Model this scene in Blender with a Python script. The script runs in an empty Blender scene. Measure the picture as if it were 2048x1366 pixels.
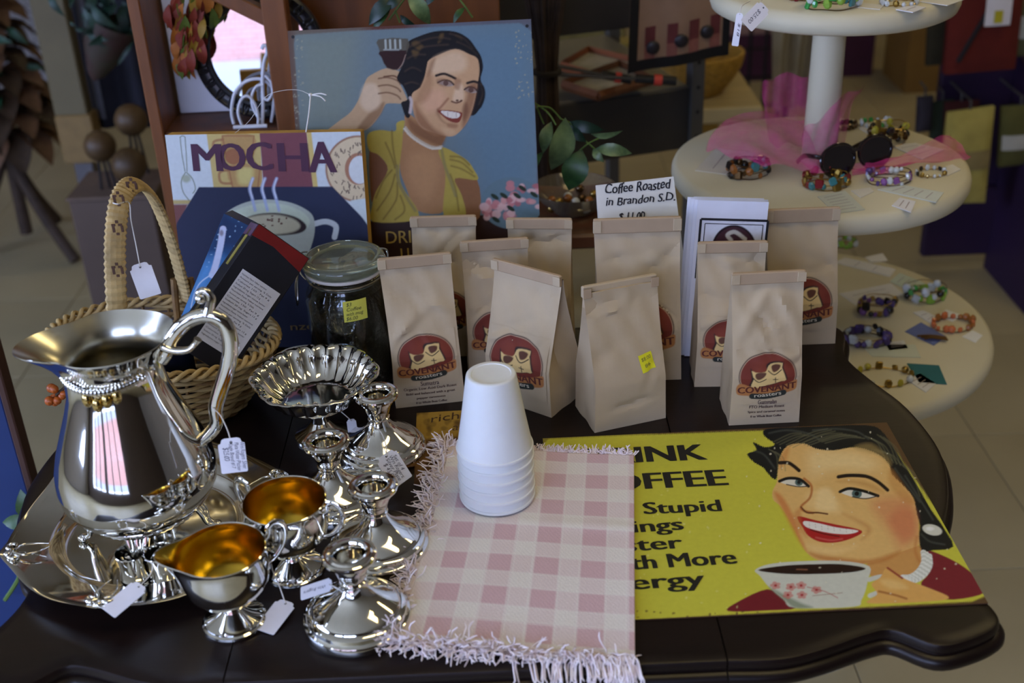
import bpy, bmesh, math, random
import numpy as np
from mathutils import Vector, Matrix

random.seed(7)
RNG = np.random.default_rng(11)
PI = math.pi
SC = bpy.context.scene
COL = SC.collection

# ---------------------------------------------------------------- camera
F_PX, PITCH, ROLL, CAM_H, TZ = 2400.0, math.radians(28.5), math.radians(-2.5), 1.5056, 0.74
cam_data = bpy.data.cameras.new('camera')
cam_data.sensor_width = 36.0
cam_data.lens = F_PX / 2048 * 36.0
cam_data.clip_start = 0.05
cam_data.clip_end = 100
cam_data.dof.use_dof = True
cam_data.dof.focus_distance = 1.36
cam_data.dof.aperture_fstop = 4.6
cam = bpy.data.objects.new('camera', cam_data)
CAM_M = Matrix.Translation((0, 0, CAM_H)) @ Matrix.Rotation(PI / 2 - PITCH, 4, 'X') @ Matrix.Rotation(ROLL, 4, 'Z')
cam.matrix_world = CAM_M
COL.objects.link(cam)
SC.camera = cam

# ---------------------------------------------------------------- world, exposure
SC.view_settings.view_transform = 'Standard'
SC.view_settings.look = 'None'
SC.view_settings.gamma = 1
SC.view_settings.use_curve_mapping = False
SC.view_settings.exposure = 0.12
world = bpy.data.worlds.new('overcast_sky')
SC.world = world
world.use_nodes = True
_bg = world.node_tree.nodes['Background']
_bg.inputs[0].default_value = (0.47, 0.60, 1.0, 1)
_bg.inputs[1].default_value = 13.0

# ---------------------------------------------------------------- room lights: ceiling fixtures and window portals
WIN = [(-3.3, -1.75), (-1.65, -0.1)]      # x spans of the two shop windows
WZ0, WZ1, WALL_Y = 0.55, 2.45, -1.9
LAMPS = [(0.55, 0.75), (1.75, 2.2), (-1.9, 3.4), (2.1, 4.6), (0.2, 5.6)]
LAMP_W, CEIL = 1.15, 2.75
def area_light(name, loc, size, energy, col, rot=(0, 0, 0), portal=False):
    d = bpy.data.lights.new(name, 'AREA')
    d.shape = 'RECTANGLE'
    d.size, d.size_y = size
    d.energy = energy
    d.color = col
    if portal:
        d.cycles.is_portal = True
    o = bpy.data.objects.new(name, d)
    o.location = loc
    o.rotation_euler = rot
    COL.objects.link(o)
    return o
for lx, ly in LAMPS:
    area_light('ceiling_tube_light', (lx, ly, CEIL - 0.075), (LAMP_W, 0.26), 6.6 if lx > -1 else 1.6, (1.0, 0.79, 0.38))
for wx0, wx1 in WIN:
    area_light('window_portal', ((wx0 + wx1) / 2, WALL_Y, (WZ0 + WZ1) / 2), (wx1 - wx0, WZ1 - WZ0), 1, (1, 1, 1), (PI / 2, 0, 0), True)

LWY, LWZ = (-1.2, 1.5), (0.75, 2.35)      # window in the left wall
area_light('window_portal', (-4.2, sum(LWY) / 2, sum(LWZ) / 2), (LWZ[1] - LWZ[0], LWY[1] - LWY[0]), 1, (1, 1, 1), (0, -PI / 2, 0), True)

# ---------------------------------------------------------------- helpers
CAM_R = np.array(CAM_M.to_3x3())
CAM_O = np.array([0, 0, CAM_H])
def ray(x, y):
    d = CAM_R @ np.array([x - 1024.0, 683.0 - y, -F_PX])
    return d / np.linalg.norm(d)
def P(x, y, z=TZ):
    """point on the horizontal plane z seen at photo position x, y"""
    d = ray(x, y)
    return Vector(CAM_O + d * ((z - CAM_H) / d[2]))
def PY(x, y, Y):
    d = ray(x, y)
    return Vector(CAM_O + d * (Y / d[1]))
def PP(x, y, o, n):
    """point on the plane through o with normal n"""
    d = Vector(ray(x, y))
    o, n = Vector(o), Vector(n)
    return Vector(CAM_O) + d * ((o - Vector(CAM_O)).dot(n) / d.dot(n))
def to_px(pts):
    q = (np.asarray(pts, float) - CAM_O) @ CAM_R
    return np.stack([1024 + F_PX * q[..., 0] / -q[..., 2], 683 - F_PX * q[..., 1] / -q[..., 2]], -1)
def lin(c):
    c = np.asarray(c, float)
    if c.max() > 1.0:
        c = c / 255.0
    return np.where(c <= 0.04045, c / 12.92, ((c + 0.055) / 1.055) ** 2.4)

MATS = {}
def mat(name, col=(.5, .5, .5), rough=.6, metal=0.0, var=.10, vs=30.0, bump=0.0, bs=150.0, trans=0.0, ior=1.45,
        alpha=1.0, coat=0.0, emit=0.0, attr=False, stretch=None, spec=.5, sheen=0.0, col2=None, sss=0.0):
    if name in MATS:
        return MATS[name]
    m = bpy.data.materials.new(name)
    m.use_nodes = True
    nt = m.node_tree
    N, L = nt.nodes, nt.links
    b = N['Principled BSDF']
    tc = N.new('ShaderNodeTexCoord')
    src = tc.outputs['Object']
    if stretch:
        mp = N.new('ShaderNodeMapping')
        mp.inputs['Scale'].default_value = stretch
        L.new(src, mp.inputs[0])
        src = mp.outputs[0]
    nz = N.new('ShaderNodeTexNoise')
    nz.inputs['Scale'].default_value = vs
    nz.inputs['Detail'].default_value = 4
    L.new(src, nz.inputs['Vector'])
    c = lin(col)
    if attr:
        at = N.new('ShaderNodeAttribute')
        at.attribute_name = 'Col'
        mx = N.new('ShaderNodeMix')
        mx.data_type = 'RGBA'
        mx.blend_type = 'MULTIPLY'
        mx.inputs[0].default_value = 1
        rp = N.new('ShaderNodeMapRange')
        rp.inputs[3].default_value = 1 - var
        rp.inputs[4].default_value = 1 + var
        L.new(nz.outputs[0], rp.inputs[0])
        L.new(at.outputs['Color'], mx.inputs[6])
        L.new(rp.outputs[0], mx.inputs[7])
        L.new(mx.outputs[2], b.inputs['Base Color'])
    else:
        c2 = lin(col2) if col2 is not None else None
        rp = N.new('ShaderNodeValToRGB')
        e = rp.color_ramp.elements
        e[0].position, e[1].position = .3, .7
        lo, hi = (c * (1 - var), np.minimum(c * (1 + var), 1)) if c2 is None else (c, c2)
        e[0].color = (*lo, 1)
        e[1].color = (*hi, 1)
        L.new(nz.outputs[0], rp.inputs[0])
        L.new(rp.outputs[0], b.inputs['Base Color'])
    b.inputs['Roughness'].default_value = rough
    b.inputs['Metallic'].default_value = metal
    b.inputs['IOR'].default_value = ior
    b.inputs['Specular IOR Level'].default_value = spec
    b.inputs['Transmission Weight'].default_value = trans
    b.inputs['Alpha'].default_value = alpha
    b.inputs['Coat Weight'].default_value = coat
    b.inputs['Sheen Weight'].default_value = sheen
    b.inputs['Subsurface Weight'].default_value = sss
    if emit:
        b.inputs['Emission Color'].default_value = (*c, 1)
        b.inputs['Emission Strength'].default_value = emit
    if bump:
        bp = N.new('ShaderNodeBump')
        bp.inputs['Strength'].default_value = bump
        bp.inputs['Distance'].default_value = .002
        n2 = N.new('ShaderNodeTexNoise')
        n2.inputs['Scale'].default_value = bs
        n2.inputs['Detail'].default_value = 3
        L.new(src, n2.inputs['Vector'])
        L.new(n2.outputs[0], bp.inputs['Height'])
        L.new(bp.outputs[0], b.inputs['Normal'])
    MATS[name] = m
    return m

class MB:
    """collects shapes and links them as one mesh object"""
    def __init__(s):
        s.v, s.f = [], []
    def add(s, vs, fs):
        k = len(s.v)
        s.v += [tuple(p) for p in vs]
        s.f += [tuple(i + k for i in f) for f in fs]
        return s
    def box(s, c, size, rot=None, bev=0.0):
        x, y, z = (q / 2 for q in size)
        bb = min(bev, x * .9, y * .9, z * .9)
        if bb > 0:
            prof = [(-z, bb), (-z + bb, 0), (z - bb, 0), (z, bb)]
            vs, fs = [], []
            for pz, ins in prof:
                X, Y = x - ins, y - ins
                b2 = bb
                vs += [(X - b2, -Y, pz), (X, -Y + b2, pz), (X, Y - b2, pz), (X - b2, Y, pz), (-X + b2, Y, pz), (-X, Y - b2, pz), (-X, -Y + b2, pz), (-X + b2, -Y, pz)]
            for r in range(3):
                for i in range(8):
                    j = (i + 1) % 8
                    fs.append((r * 8 + i, r * 8 + j, r * 8 + 8 + j, r * 8 + 8 + i))
            fs += [tuple(range(7, -1, -1)), tuple(range(24, 32))]
        else:
            vs = [(-x, -y, -z), (x, -y, -z), (x, y, -z), (-x, y, -z), (-x, -y, z), (x, -y, z), (x, y, z), (-x, y, z)]
            fs = [(3, 2, 1, 0), (4, 5, 6, 7), (0, 1, 5, 4), (1, 2, 6, 5), (2, 3, 7, 6), (3, 0, 4, 7)]
        R = rot if rot is not None else Matrix.Identity(3)
        c = Vector(c)
        return s.add([R @ Vector(p) + c for p in vs], fs)
    def prism(s, poly, z0, z1, M=None):
        n = len(poly)
        vs = [Vector((p[0], p[1], z0)) for p in poly] + [Vector((p[0], p[1], z1)) for p in poly]
        if M is not None:
            vs = [M @ p for p in vs]
        fs = [tuple(range(n - 1, -1, -1)), tuple(range(n, 2 * n))]
        fs += [(i, (i + 1) % n, n + (i + 1) % n, n + i) for i in range(n)]
        return s.add(vs, fs)
    def lathe(s, prof, n=48, c=(0, 0, 0), fn=None, M=None):
        vs, fs = [], []
        c = Vector(c)
        for r, z in prof:
            for k in range(n):
                a = 2 * PI * k / n
                rr, zz = (r, z) if fn is None else fn(r, z, a)
                p = Vector((rr * math.cos(a), rr * math.sin(a), zz))
                vs.append((M @ p if M is not None else p) + c)
        for i in range(len(prof) - 1):
            for k in range(n):
                j = (k + 1) % n
                fs.append((i * n + k, i * n + j, (i + 1) * n + j, (i + 1) * n + k))
        return s.add(vs, fs)
    def tube(s, path, rad, n=8, flat=1.0, closed=False, cap=True, up=None):
        path = [Vector(p) for p in path]
        m = len(path)
        if isinstance(rad, (int, float)):
            rad = [rad] * m
        vs, fs = [], []
        t0 = None
        for i in range(m):
            a = path[i - 1] if (i > 0 or closed) else path[i]
            b = path[(i + 1) % m] if (i < m - 1 or closed) else path[i]
            t = (b - a)
            t = t.normalized() if t.length > 1e-9 else Vector((0, 0, 1))
            if t0 is None:
                h = Vector(up) if up is not None else (Vector((0, 0, 1)) if abs(t.z) < .9 else Vector((1, 0, 0)))
                u = (h - t * h.dot(t)).normalized()
            else:
                u = (u - t * u.dot(t))
                u = u.normalized() if u.length > 1e-6 else t.orthogonal().normalized()
            t0 = t
            w = t.cross(u)
            for k in range(n):
                q = 2 * PI * k / n
                vs.append(path[i] + u * (math.cos(q) * rad[i]) + w * (math.sin(q) * rad[i] * flat))
        mm = m if closed else m - 1
        for i in range(mm):
            i2 = (i + 1) % m
            for k in range(n):
                j = (k + 1) % n
                fs.append((i * n + k, i * n + j, i2 * n + j, i2 * n + k))
        if cap and not closed:
            fs += [tuple(range(n - 1, -1, -1)), tuple(range((m - 1) * n, m * n))]
        return s.add(vs, fs)
    def ball(s, c, r, nu=10, nv=7, sc=(1, 1, 1), rot=None):
        vs, fs = [], []
        c = Vector(c)
        for i in range(nv + 1):
            th = PI * i / nv
            for k in range(nu):
                a = 2 * PI * k / nu
                p = Vector((math.sin(th) * math.cos(a) * r * sc[0], math.sin(th) * math.sin(a) * r * sc[1], math.cos(th) * r * sc[2]))
                vs.append((rot @ p if rot is not None else p) + c)
        for i in range(nv):
            for k in range(nu):
                j = (k + 1) % nu
                fs.append((i * nu + k, (i + 1) * nu + k, (i + 1) * nu + j, i * nu + j))
        return s.add(vs, fs)
    def grid(s, fn, nu, nv):
        vs = [fn(i / nu, j / nv) for j in range(nv + 1) for i in range(nu + 1)]
        fs = [(j * (nu + 1) + i, j * (nu + 1) + i + 1, (j + 1) * (nu + 1) + i + 1, (j + 1) * (nu + 1) + i) for j in range(nv) for i in range(nu)]
        return s.add(vs, fs)
    def build(s, name, m, parent=None, smooth=35, org=None, clean=False):
        me = bpy.data.meshes.new(name)
        vs = s.v
        if org is not None:
            o = Vector(org)
            vs = [(p[0] - o.x, p[1] - o.y, p[2] - o.z) for p in vs]
        me.from_pydata(vs, [], s.f)
        if clean:
            bm = bmesh.new()
            bm.from_mesh(me)
            bmesh.ops.remove_doubles(bm, verts=bm.verts, dist=1e-6)
            bmesh.ops.recalc_face_normals(bm, faces=bm.faces)
            bm.to_mesh(me)
            bm.free()
        if smooth:
            me.polygons.foreach_set('use_smooth', [True] * len(me.polygons))
            me.set_sharp_from_angle(angle=math.radians(smooth))
        me.materials.append(m)
        return obj(name, me, parent)
def obj(name, me, parent=None):
    o = bpy.data.objects.new(name, me)
    COL.objects.link(o)
    if parent is not None:
        o.parent = parent
    return o
def tag(o, label, cat, group=None, kind=None):
    o['label'] = label
    o['category'] = cat
    if group:
        o['group'] = group
    if kind:
        o['kind'] = kind
    return o
def thing(name, label, cat, loc=(0, 0, 0), rotz=0.0, group=None, M=None):
    o = bpy.data.objects.new(name, None)
    o.empty_display_size = .02
    COL.objects.link(o)
    if M is not None:
        o.matrix_world = M
    else:
        o.location = loc
        o.rotation_euler = (0, 0, rotz)
    return tag(o, label, cat, group)
def struct(o):
    o['kind'] = 'structure'
    return o
def catmull(pts, n=6, closed=True):
    pts = [np.asarray(p, float) for p in pts]
    m = len(pts)
    out = []
    for i in range(m if closed else m - 1):
        if closed:
            p0, p1, p2, p3 = pts[i - 1], pts[i], pts[(i + 1) % m], pts[(i + 2) % m]
        else:
            p0, p1, p2, p3 = pts[max(i - 1, 0)], pts[i], pts[i + 1], pts[min(i + 2, m - 1)]
        for k in range(n):
            t = k / n
            out.append(.5 * (2 * p1 + (p2 - p0) * t + (2 * p0 - 5 * p1 + 4 * p2 - p3) * t * t + (3 * p1 - p0 - 3 * p2 + p3) * t ** 3))
    if not closed:
        out.append(pts[-1])
    return out
def curve3(pts, n=6, closed=False):
    return [Vector(p) for p in catmull([tuple(p) for p in pts], n, closed)]
def frame(o, xdir, ydir):
    """matrix with origin o, local x along xdir, local y near ydir"""
    x = Vector(xdir).normalized()
    y = Vector(ydir)
    y = (y - x * y.dot(x)).normalized()
    z = x.cross(y)
    M = Matrix((x, y, z)).transposed().to_4x4()
    M.translation = Vector(o)
    return M

# ---- lettering
_TXT = {}
def text_geo(s, bold=0.0, shear=0.0):
    key = (s, bold, shear)
    if key not in _TXT:
        cu = bpy.data.curves.new('lettering', 'FONT')
        cu.body = s
        cu.offset = bold
        cu.shear = shear
        cu.resolution_u = 3
        o = bpy.data.objects.new('lettering', cu)
        COL.objects.link(o)
        bpy.context.view_layer.update()
        me = bpy.data.meshes.new_from_object(o.evaluated_get(bpy.context.evaluated_depsgraph_get()))
        v = np.array([p.co[:2] for p in me.vertices]) if len(me.vertices) else np.zeros((1, 2))
        f = [tuple(p.vertices) for p in me.polygons]
        bpy.data.objects.remove(o)
        bpy.data.curves.remove(cu)
        bpy.data.meshes.remove(me)
        _TXT[key] = (v, f)
    return _TXT[key]
def put_text(mb, s, p0, p1, h, bold=0.02, shear=0.0, z=.0006, fn=None, jitter=0.0):
    """s between the baseline points p0 and p1 (local x, y), capitals h tall; fn maps (x, y, z) to a point"""
    if bold:
        for k in (-1, 0, 1):
            put_text(mb, s, np.asarray(p0, float) + (k * bold * h, 0), np.asarray(p1, float) + (k * bold * h, 0), h, 0, shear, z + (k + 1) * .00006, fn, jitter)
        return
    v, f = text_geo(s, 0, shear)
    x0, x1 = v[:, 0].min(), v[:, 0].max()
    u = (v[:, 0] - x0) / max(x1 - x0, 1e-6)
    p0, p1 = np.asarray(p0, float), np.asarray(p1, float)
    d = p1 - p0
    nrm = np.array([-d[1], d[0]]) / np.linalg.norm(d)
    q = p0 + u[:, None] * d + (v[:, 1] / .70 * h)[:, None] * nrm
    if jitter:
        q[:, 1] += jitter * np.sin(u * 23.0) + jitter * .6 * np.sin(u * 51)
    pts = [(a, b, z) for a, b in q]
    if fn is not None:
        pts = [fn(*p) for p in pts]
    mb.add(pts, f)

# ---- printed pictures: a fine grid with one colour per vertex
class Paint:
    def __init__(s, M, w, h, step, x0=0.0, y0=0.0, fn=None, local=False):
        nx, ny = max(2, int(w / step)), max(2, int(h / step))
        X, Y = np.meshgrid(np.linspace(x0, x0 + w, nx + 1), np.linspace(y0, y0 + h, ny + 1))
        s.nx, s.ny = nx, ny
        loc = np.stack([X.ravel(), Y.ravel(), np.full(X.size, .0003)], -1)
        if fn is not None:
            loc = fn(loc)
        s.loc = loc
        if local:
            s.q = np.stack([X.ravel(), Y.ravel()], -1)
        else:
            A = np.array(M)
            s.q = to_px(loc @ A[:3, :3].T + A[:3, 3])
        s.c = np.zeros((len(s.q), 3))
        s.n = RNG.random(len(s.q))
    def base(s, col):
        s.c[:] = lin(col)
    def _apply(s, idx, a, col):
        a = np.clip(a, 0, 1)[:, None]
        s.c[idx] = s.c[idx] * (1 - a) + lin(col) * a
    def fill(s, poly, col, soft=1.0, alpha=1.0, smooth=4, rough=0.0):
        pts = np.array(catmull(poly, smooth) if smooth else poly, float)
        lo, hi = pts.min(0) - 3 * soft - rough, pts.max(0) + 3 * soft + rough
        idx = np.where(((s.q >= lo) & (s.q <= hi)).all(1))[0]
        if not len(idx):
            return
        q = s.q[idx]
        if rough:
            q = q + rough * (np.stack([np.sin(q[:, 1] * 1.9 + q[:, 0] * .7), np.sin(q[:, 0] * 1.7 - q[:, 1] * .9)], -1))
        d2 = np.full(len(q), 1e18)
        ins = np.zeros(len(q), bool)
        for a, b in zip(pts, np.roll(pts, -1, 0)):
            ab = b - a
            t = np.clip(((q - a) @ ab) / max(ab @ ab, 1e-12), 0, 1)
            e = q - a - t[:, None] * ab
            d2 = np.minimum(d2, (e * e).sum(1))
            if a[1] != b[1]:
                c = ((a[1] > q[:, 1]) != (b[1] > q[:, 1])) & (q[:, 0] < (b[0] - a[0]) * (q[:, 1] - a[1]) / (b[1] - a[1]) + a[0])
                ins ^= c
        d = np.sqrt(d2) * np.where(ins, 1, -1)
        s._apply(idx, alpha * np.clip(d / max(soft, 1e-6) + .5, 0, 1), col)
    def line(s, pts, w, col, soft=1.0, alpha=1.0, smooth=5):
        pts = np.array(catmull(pts, smooth, False) if smooth else pts, float)
        r = w / 2 + soft * 2
        idx = np.where(((s.q >= pts.min(0) - r) & (s.q <= pts.max(0) + r)).all(1))[0]
        if not len(idx):
            return
        q = s.q[idx]
        d2 = np.full(len(q), 1e18)
        for a, b in zip(pts[:-1], pts[1:]):
            ab = b - a
            t = np.clip(((q - a) @ ab) / max(ab @ ab, 1e-12), 0, 1)
            e = q - a - t[:, None] * ab
            d2 = np.minimum(d2, (e * e).sum(1))
        s._apply(idx, alpha * np.clip((w / 2 - np.sqrt(d2)) / max(soft, 1e-6) + .5, 0, 1), col)
    def oval(s, c, rx, ry, col, soft=1.0, alpha=1.0, rot=0.0):
        q = s.q - np.asarray(c, float)
        R = max(rx, ry) + soft * 2
        idx = np.where((np.abs(q) <= R).all(1))[0]
        if not len(idx):
            return
        q = q[idx]
        ca, sa = math.cos(rot), math.sin(rot)
        x, y = q[:, 0] * ca + q[:, 1] * sa, -q[:, 0] * sa + q[:, 1] * ca
        k = np.sqrt((x / rx) ** 2 + (y / ry) ** 2)
        s._apply(idx, alpha * np.clip((1 - k) * min(rx, ry) / max(soft, 1e-6) + .5, 0, 1), col)
    def speck(s, n, r, col, box, alpha=.7):
        for _ in range(n):
            s.oval((random.uniform(box[0], box[2]), random.uniform(box[1], box[3])), r * random.uniform(.5, 1.5), r * random.uniform(.5, 1.5), col, r * .6, alpha)
    def build(s, name, m, parent):
        me = bpy.data.meshes.new(name)
        i = np.arange(s.nx * s.ny)
        r, c = i // s.nx, i % s.nx
        a = r * (s.nx + 1) + c
        f = np.stack([a, a + 1, a + s.nx + 2, a + s.nx + 1], -1).astype(np.int32)
        me.vertices.add(len(s.loc))
        me.vertices.foreach_set('co', s.loc.ravel())
        me.loops.add(f.size)
        me.loops.foreach_set('vertex_index', f.ravel())
        me.polygons.add(len(f))
        me.polygons.foreach_set('loop_start', np.arange(0, f.size, 4, dtype=np.int32))
        me.update(calc_edges=True)
        me.polygons.foreach_set('use_smooth', [True] * len(f))
        at = me.color_attributes.new('Col', 'FLOAT_COLOR', 'POINT')
        at.data.foreach_set('color', np.concatenate([np.clip(s.c, 0, 1), np.ones((len(s.c), 1))], 1).ravel())
        me.materials.append(m)
        return obj(name, me, parent)
def zz(ox, oy, f, pts):
    return [(ox + f * x, oy + f * y) for x, y in pts]

SILVER = mat('polished_silver', (228, 225, 216), .07, 1.0, .05, 12, bump=.02, bs=30)
SILVER_SOFT = mat('satin_silver', (200, 195, 178), .26, 1.0, .06, 12)
GILT = mat('gilt_lining', (206, 168, 58), .20, 1.0, .08, 20)
DARKWOOD = mat('dark_mahogany', (24, 14, 10), .34, 0, .35, 6, bump=.04, bs=40, stretch=(1, 6, 6), spec=.35)
PRINT = mat('printed_ink', var=.08, vs=160, rough=.55, attr=True, bump=.03, bs=500, spec=.25)
PAPERWHITE = mat('white_card', (226, 224, 228), .75, 0, .03, 60)
INK = mat('black_ink', (22, 20, 24), .6)
STRING = mat('white_cotton_string', (220, 216, 208), .9)
KRAFT = mat('kraft_paper', (188, 168, 136), .78, 0, .05, 22, bump=.22, bs=70)
KRAFT2 = mat('kraft_paper_strip', (174, 150, 120), .8, 0, .06, 30)
# ================================================================ the room
FLOORM = mat('vinyl_floor', (164, 152, 118), .45, 0, .10, 2.2, bump=.03, bs=60)
WALLM = mat('painted_wall', (158, 148, 134), .85, 0, .04, 3)
def slab(name, x0, x1, y0, y1, z0, z1, m, parent=None):
    b = MB().box(((x0 + x1) / 2, (y0 + y1) / 2, (z0 + z1) / 2), (x1 - x0, y1 - y0, z1 - z0))
    return b.build(name, m, parent, smooth=0)
RX0, RX1, RY1 = -4.2, 4.2, 7.4
fl = struct(slab('floor', RX0 - .2, RX1 + .2, WALL_Y - .2, RY1 + .2, -.1, -.0015, mat('floor_joint', (118, 112, 96), .7)))
TP = .457
tile_me = None
for i in range(-9, 9):
    for j in range(13):
        if tile_me is None:
            o = MB().box((0, 0, 0), (TP - .0022, TP - .0022, .006), bev=.0006).build('tile', FLOORM, fl, 0)
            tile_me = o.data
        else:
            o = obj('tile', tile_me, fl)
        o.location = (i * TP + .338, j * TP + 1.55, .0)
ft = MB()
for i in range(-9, 9):
    for j in range(-7, 0):
        ft.box((i * TP + .338, j * TP + 1.55, 0), (TP - .0022, TP - .0022, .006))
ft.build('tiles', FLOORM, fl, 0)['kind'] = 'stuff'
struct(slab('ceiling', RX0 - .2, RX1 + .2, WALL_Y - .2, RY1 + .2, CEIL, CEIL + .1, mat('ceiling_paint', (206, 198, 178), .9, 0, .03, 3)))
wl = MB()
for y0, y1, z0, z1 in ((WALL_Y, LWY[0], 0, CEIL), (LWY[1], RY1, 0, CEIL), (LWY[0], LWY[1], 0, LWZ[0]), (LWY[0], LWY[1], LWZ[1], CEIL)):
    wl.box((RX0 - .1, (y0 + y1) / 2, (z0 + z1) / 2), (.2, y1 - y0, z1 - z0))
struct(wl.build('wall_left', WALLM, smooth=0))
lf = MB()
for y in (LWY[0] + .03, LWY[0] + .9, LWY[1] - .9, LWY[1] - .03):
    lf.box((RX0 - .05, y, sum(LWZ) / 2), (.07, .06, LWZ[1] - LWZ[0]))
for z in (LWZ[0] + .03, LWZ[1] - .03):
    lf.box((RX0 - .05, sum(LWY) / 2, z), (.07, LWY[1] - LWY[0], .06))
struct(lf.build('window_3', mat('window_aluminium', (90, 84, 78), .4, .6), smooth=0))
struct(slab('wall_right', RX1, RX1 + .2, WALL_Y, RY1, 0, CEIL, WALLM))
struct(slab('wall_back', RX0, RX1, RY1, RY1 + .2, 0, CEIL, WALLM))
wf = MB()
xs = [RX0] + [v for w in WIN for v in w] + [RX1]
for k in range(0, len(xs), 2):
    wf.box(((xs[k] + xs[k + 1]) / 2, WALL_Y - .1, CEIL / 2), (xs[k + 1] - xs[k], .2, CEIL))
for a, b in WIN:
    wf.box(((a + b) / 2, WALL_Y - .1, WZ0 / 2), (b - a, .2, WZ0))
    wf.box(((a + b) / 2, WALL_Y - .1, (WZ1 + CEIL) / 2), (b - a, .2, CEIL - WZ1))
struct(wf.build('wall_front', mat('front_wall_paint', (84, 72, 62), .8, 0, .05, 3), smooth=0))
for k, (a, b) in enumerate(WIN):
    fr = MB()
    for x in (a + .03, a + (b - a) / 3, a + (b - a) * 2 / 3, b - .03):
        fr.box((x, WALL_Y - .05, (WZ0 + WZ1) / 2), (.06, .07, WZ1 - WZ0))
    for z in (WZ0 + .03, WZ1 - .03):
        fr.box(((a + b) / 2, WALL_Y - .05, z), (b - a, .07, .06))
    struct(fr.build('window_%d' % (k + 1), mat('window_aluminium', (90, 84, 78), .4, .6), smooth=0))
for lx, ly in LAMPS:
    t = thing('ceiling_fixture', 'long white fluorescent ceiling fixture', 'ceiling light', (lx, ly, CEIL), 0, 'fluorescent ceiling fixtures')
    MB().box((0, 0, -.035), (LAMP_W + .1, .34, .07)).build('housing', mat('fixture_white', (220, 218, 210), .5), t, smooth=0)
# outdoors, across the street from the shop window
struct(slab('ground_street', -30, RX0 - .25, WALL_Y - .2, 20, -.25, -.15, mat('pale_street', (214, 214, 212), .8, 0, .06, .6)))
struct(slab('ground_street', -30, 30, -26, WALL_Y - .2, -.25, -.15, mat('pale_street', (214, 214, 212), .8, 0, .06, .6)))
bm_ = bpy.data.materials.new('pink_brickwork')
bm_.use_nodes = True
_n, _l = bm_.node_tree.nodes, bm_.node_tree.links
_bk = _n.new('ShaderNodeTexBrick')
_bk.inputs['Color1'].default_value = (*lin((134, 84, 72)), 1)
_bk.inputs['Color2'].default_value = (*lin((116, 70, 60)), 1)
_bk.inputs['Mortar'].default_value = (*lin((146, 122, 110)), 1)
_bk.inputs['Scale'].default_value = 3.2
_tc = _n.new('ShaderNodeTexCoord')
_mp = _n.new('ShaderNodeMapping')
_mp.inputs['Rotation'].default_value = (PI / 2, 0, 0)
_l.new(_tc.outputs['Object'], _mp.inputs[0])
_l.new(_mp.outputs[0], _bk.inputs['Vector'])
_l.new(_bk.outputs[0], _n['Principled BSDF'].inputs['Base Color'])
struct(slab('exterior_brick_building', -16, 16, -19, -16.0, -.15, 4.6, bm_))
struct(slab('exterior_white_plinth', -16, 16, -16, -15.92, -.15, 1.38, mat('white_masonry', (122, 122, 120), .8, 0, .05, 1)))

# ================================================================ the table
def table_outline():
    # right leaf, from the back seam round to the front seam, traced on the tabletop
    R = [(.179, 1.445), (.225, 1.446), (.263, 1.438), (.313, 1.419), (.336, 1.417), (.367, 1.438), (.399, 1.434), (.430, 1.418), (.440, 1.393),
         (.428, 1.350), (.428, 1.318), (.442, 1.270), (.465, 1.203), (.473, 1.112), (.455, 1.032), (.426, .970), (.411, .947),
         (.414, .907), (.435, .853), (.430, .828), (.399, .811), (.367, .806), (.336, .827), (.313, .825), (.263, .806), (.225, .797), (.179, .798)]
    return R
def offset_loop(pts, d):
    out, n = [], len(pts)
    for i in range(n):
        a, b = pts[max(i - 1, 0)], pts[min(i + 1, n - 1)]
        t = np.array(b) - np.array(a)
        t = t / (np.linalg.norm(t) + 1e-9)
        nr = np.array([-t[1], t[0]])
        if i in (0, n - 1):
            nr = np.array([0, 1.0 if nr[1] > 0 else -1.0])
        out.append(np.array(pts[i]) + nr * d)
    return out
PROF = [(-.016, 0), (-.0045, 0), (-.0015, -.0012), (0, -.0045), (.0002, -.0085), (-.0015, -.0105), (-.0012, -.0125), (.0035, -.0135), (.0065, -.0165), (.0072, -.0215), (.0045, -.0262), (-.002, -.0285), (-.012, -.0290)]
def top_piece(name, pts, sign):
    mb = MB()
    loops = []
    for off, z in PROF:
        loops.append([(p[0], p[1], TZ + z) for p in offset_loop(pts, off * sign)])
    n = len(pts)
    vs = [p for l in loops for p in l]
    fs = []
    for r in range(len(loops) - 1):
        for i in range(n - 1):
            fs.append((r * n + i, r * n + i + 1, (r + 1) * n + i + 1, (r + 1) * n + i))
    fs.append(tuple(range(n)))
    L = len(loops) - 1
    fs.append(tuple(L * n + i for i in range(n - 1, -1, -1)))
    fs.append(tuple([r * n for r in range(L + 1)] + [r * n + n - 1 for r in range(L, -1, -1)]))
    mb.add(vs, fs)
    return mb
tbl = thing('drop_leaf_table', 'dark mahogany drop-leaf table with scalloped edges holding the whole display', 'table', (-.0455, 1.12, 0))
ORG = (-.0455, 1.12, 0)
Rp = [tuple(p) for p in catmull([(x + .0010, y) for x, y in table_outline()], 5, False)]
Lp = [(-.091 - (x - .179) * .95 - .179, y) for x, y in Rp]
top_piece('leaf', Rp, 1).build('leaf', DARKWOOD, tbl, 40, ORG, True)
top_piece('leaf', Lp, -1).build('leaf', DARKWOOD, tbl, 40, ORG, True)
mc = MB()
cx0, cx1 = -.2695, .1785
lo = [[(cx0, .798 - o, TZ + z), (cx1, .798 - o, TZ + z), (cx1, 1.445 + o, TZ + z), (cx0, 1.445 + o, TZ + z)] for o, z in PROF]
vs = [p for l in lo for p in l]
fs = [(0, 1, 2, 3), tuple((len(lo) - 1) * 4 + i for i in (3, 2, 1, 0))]
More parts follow.
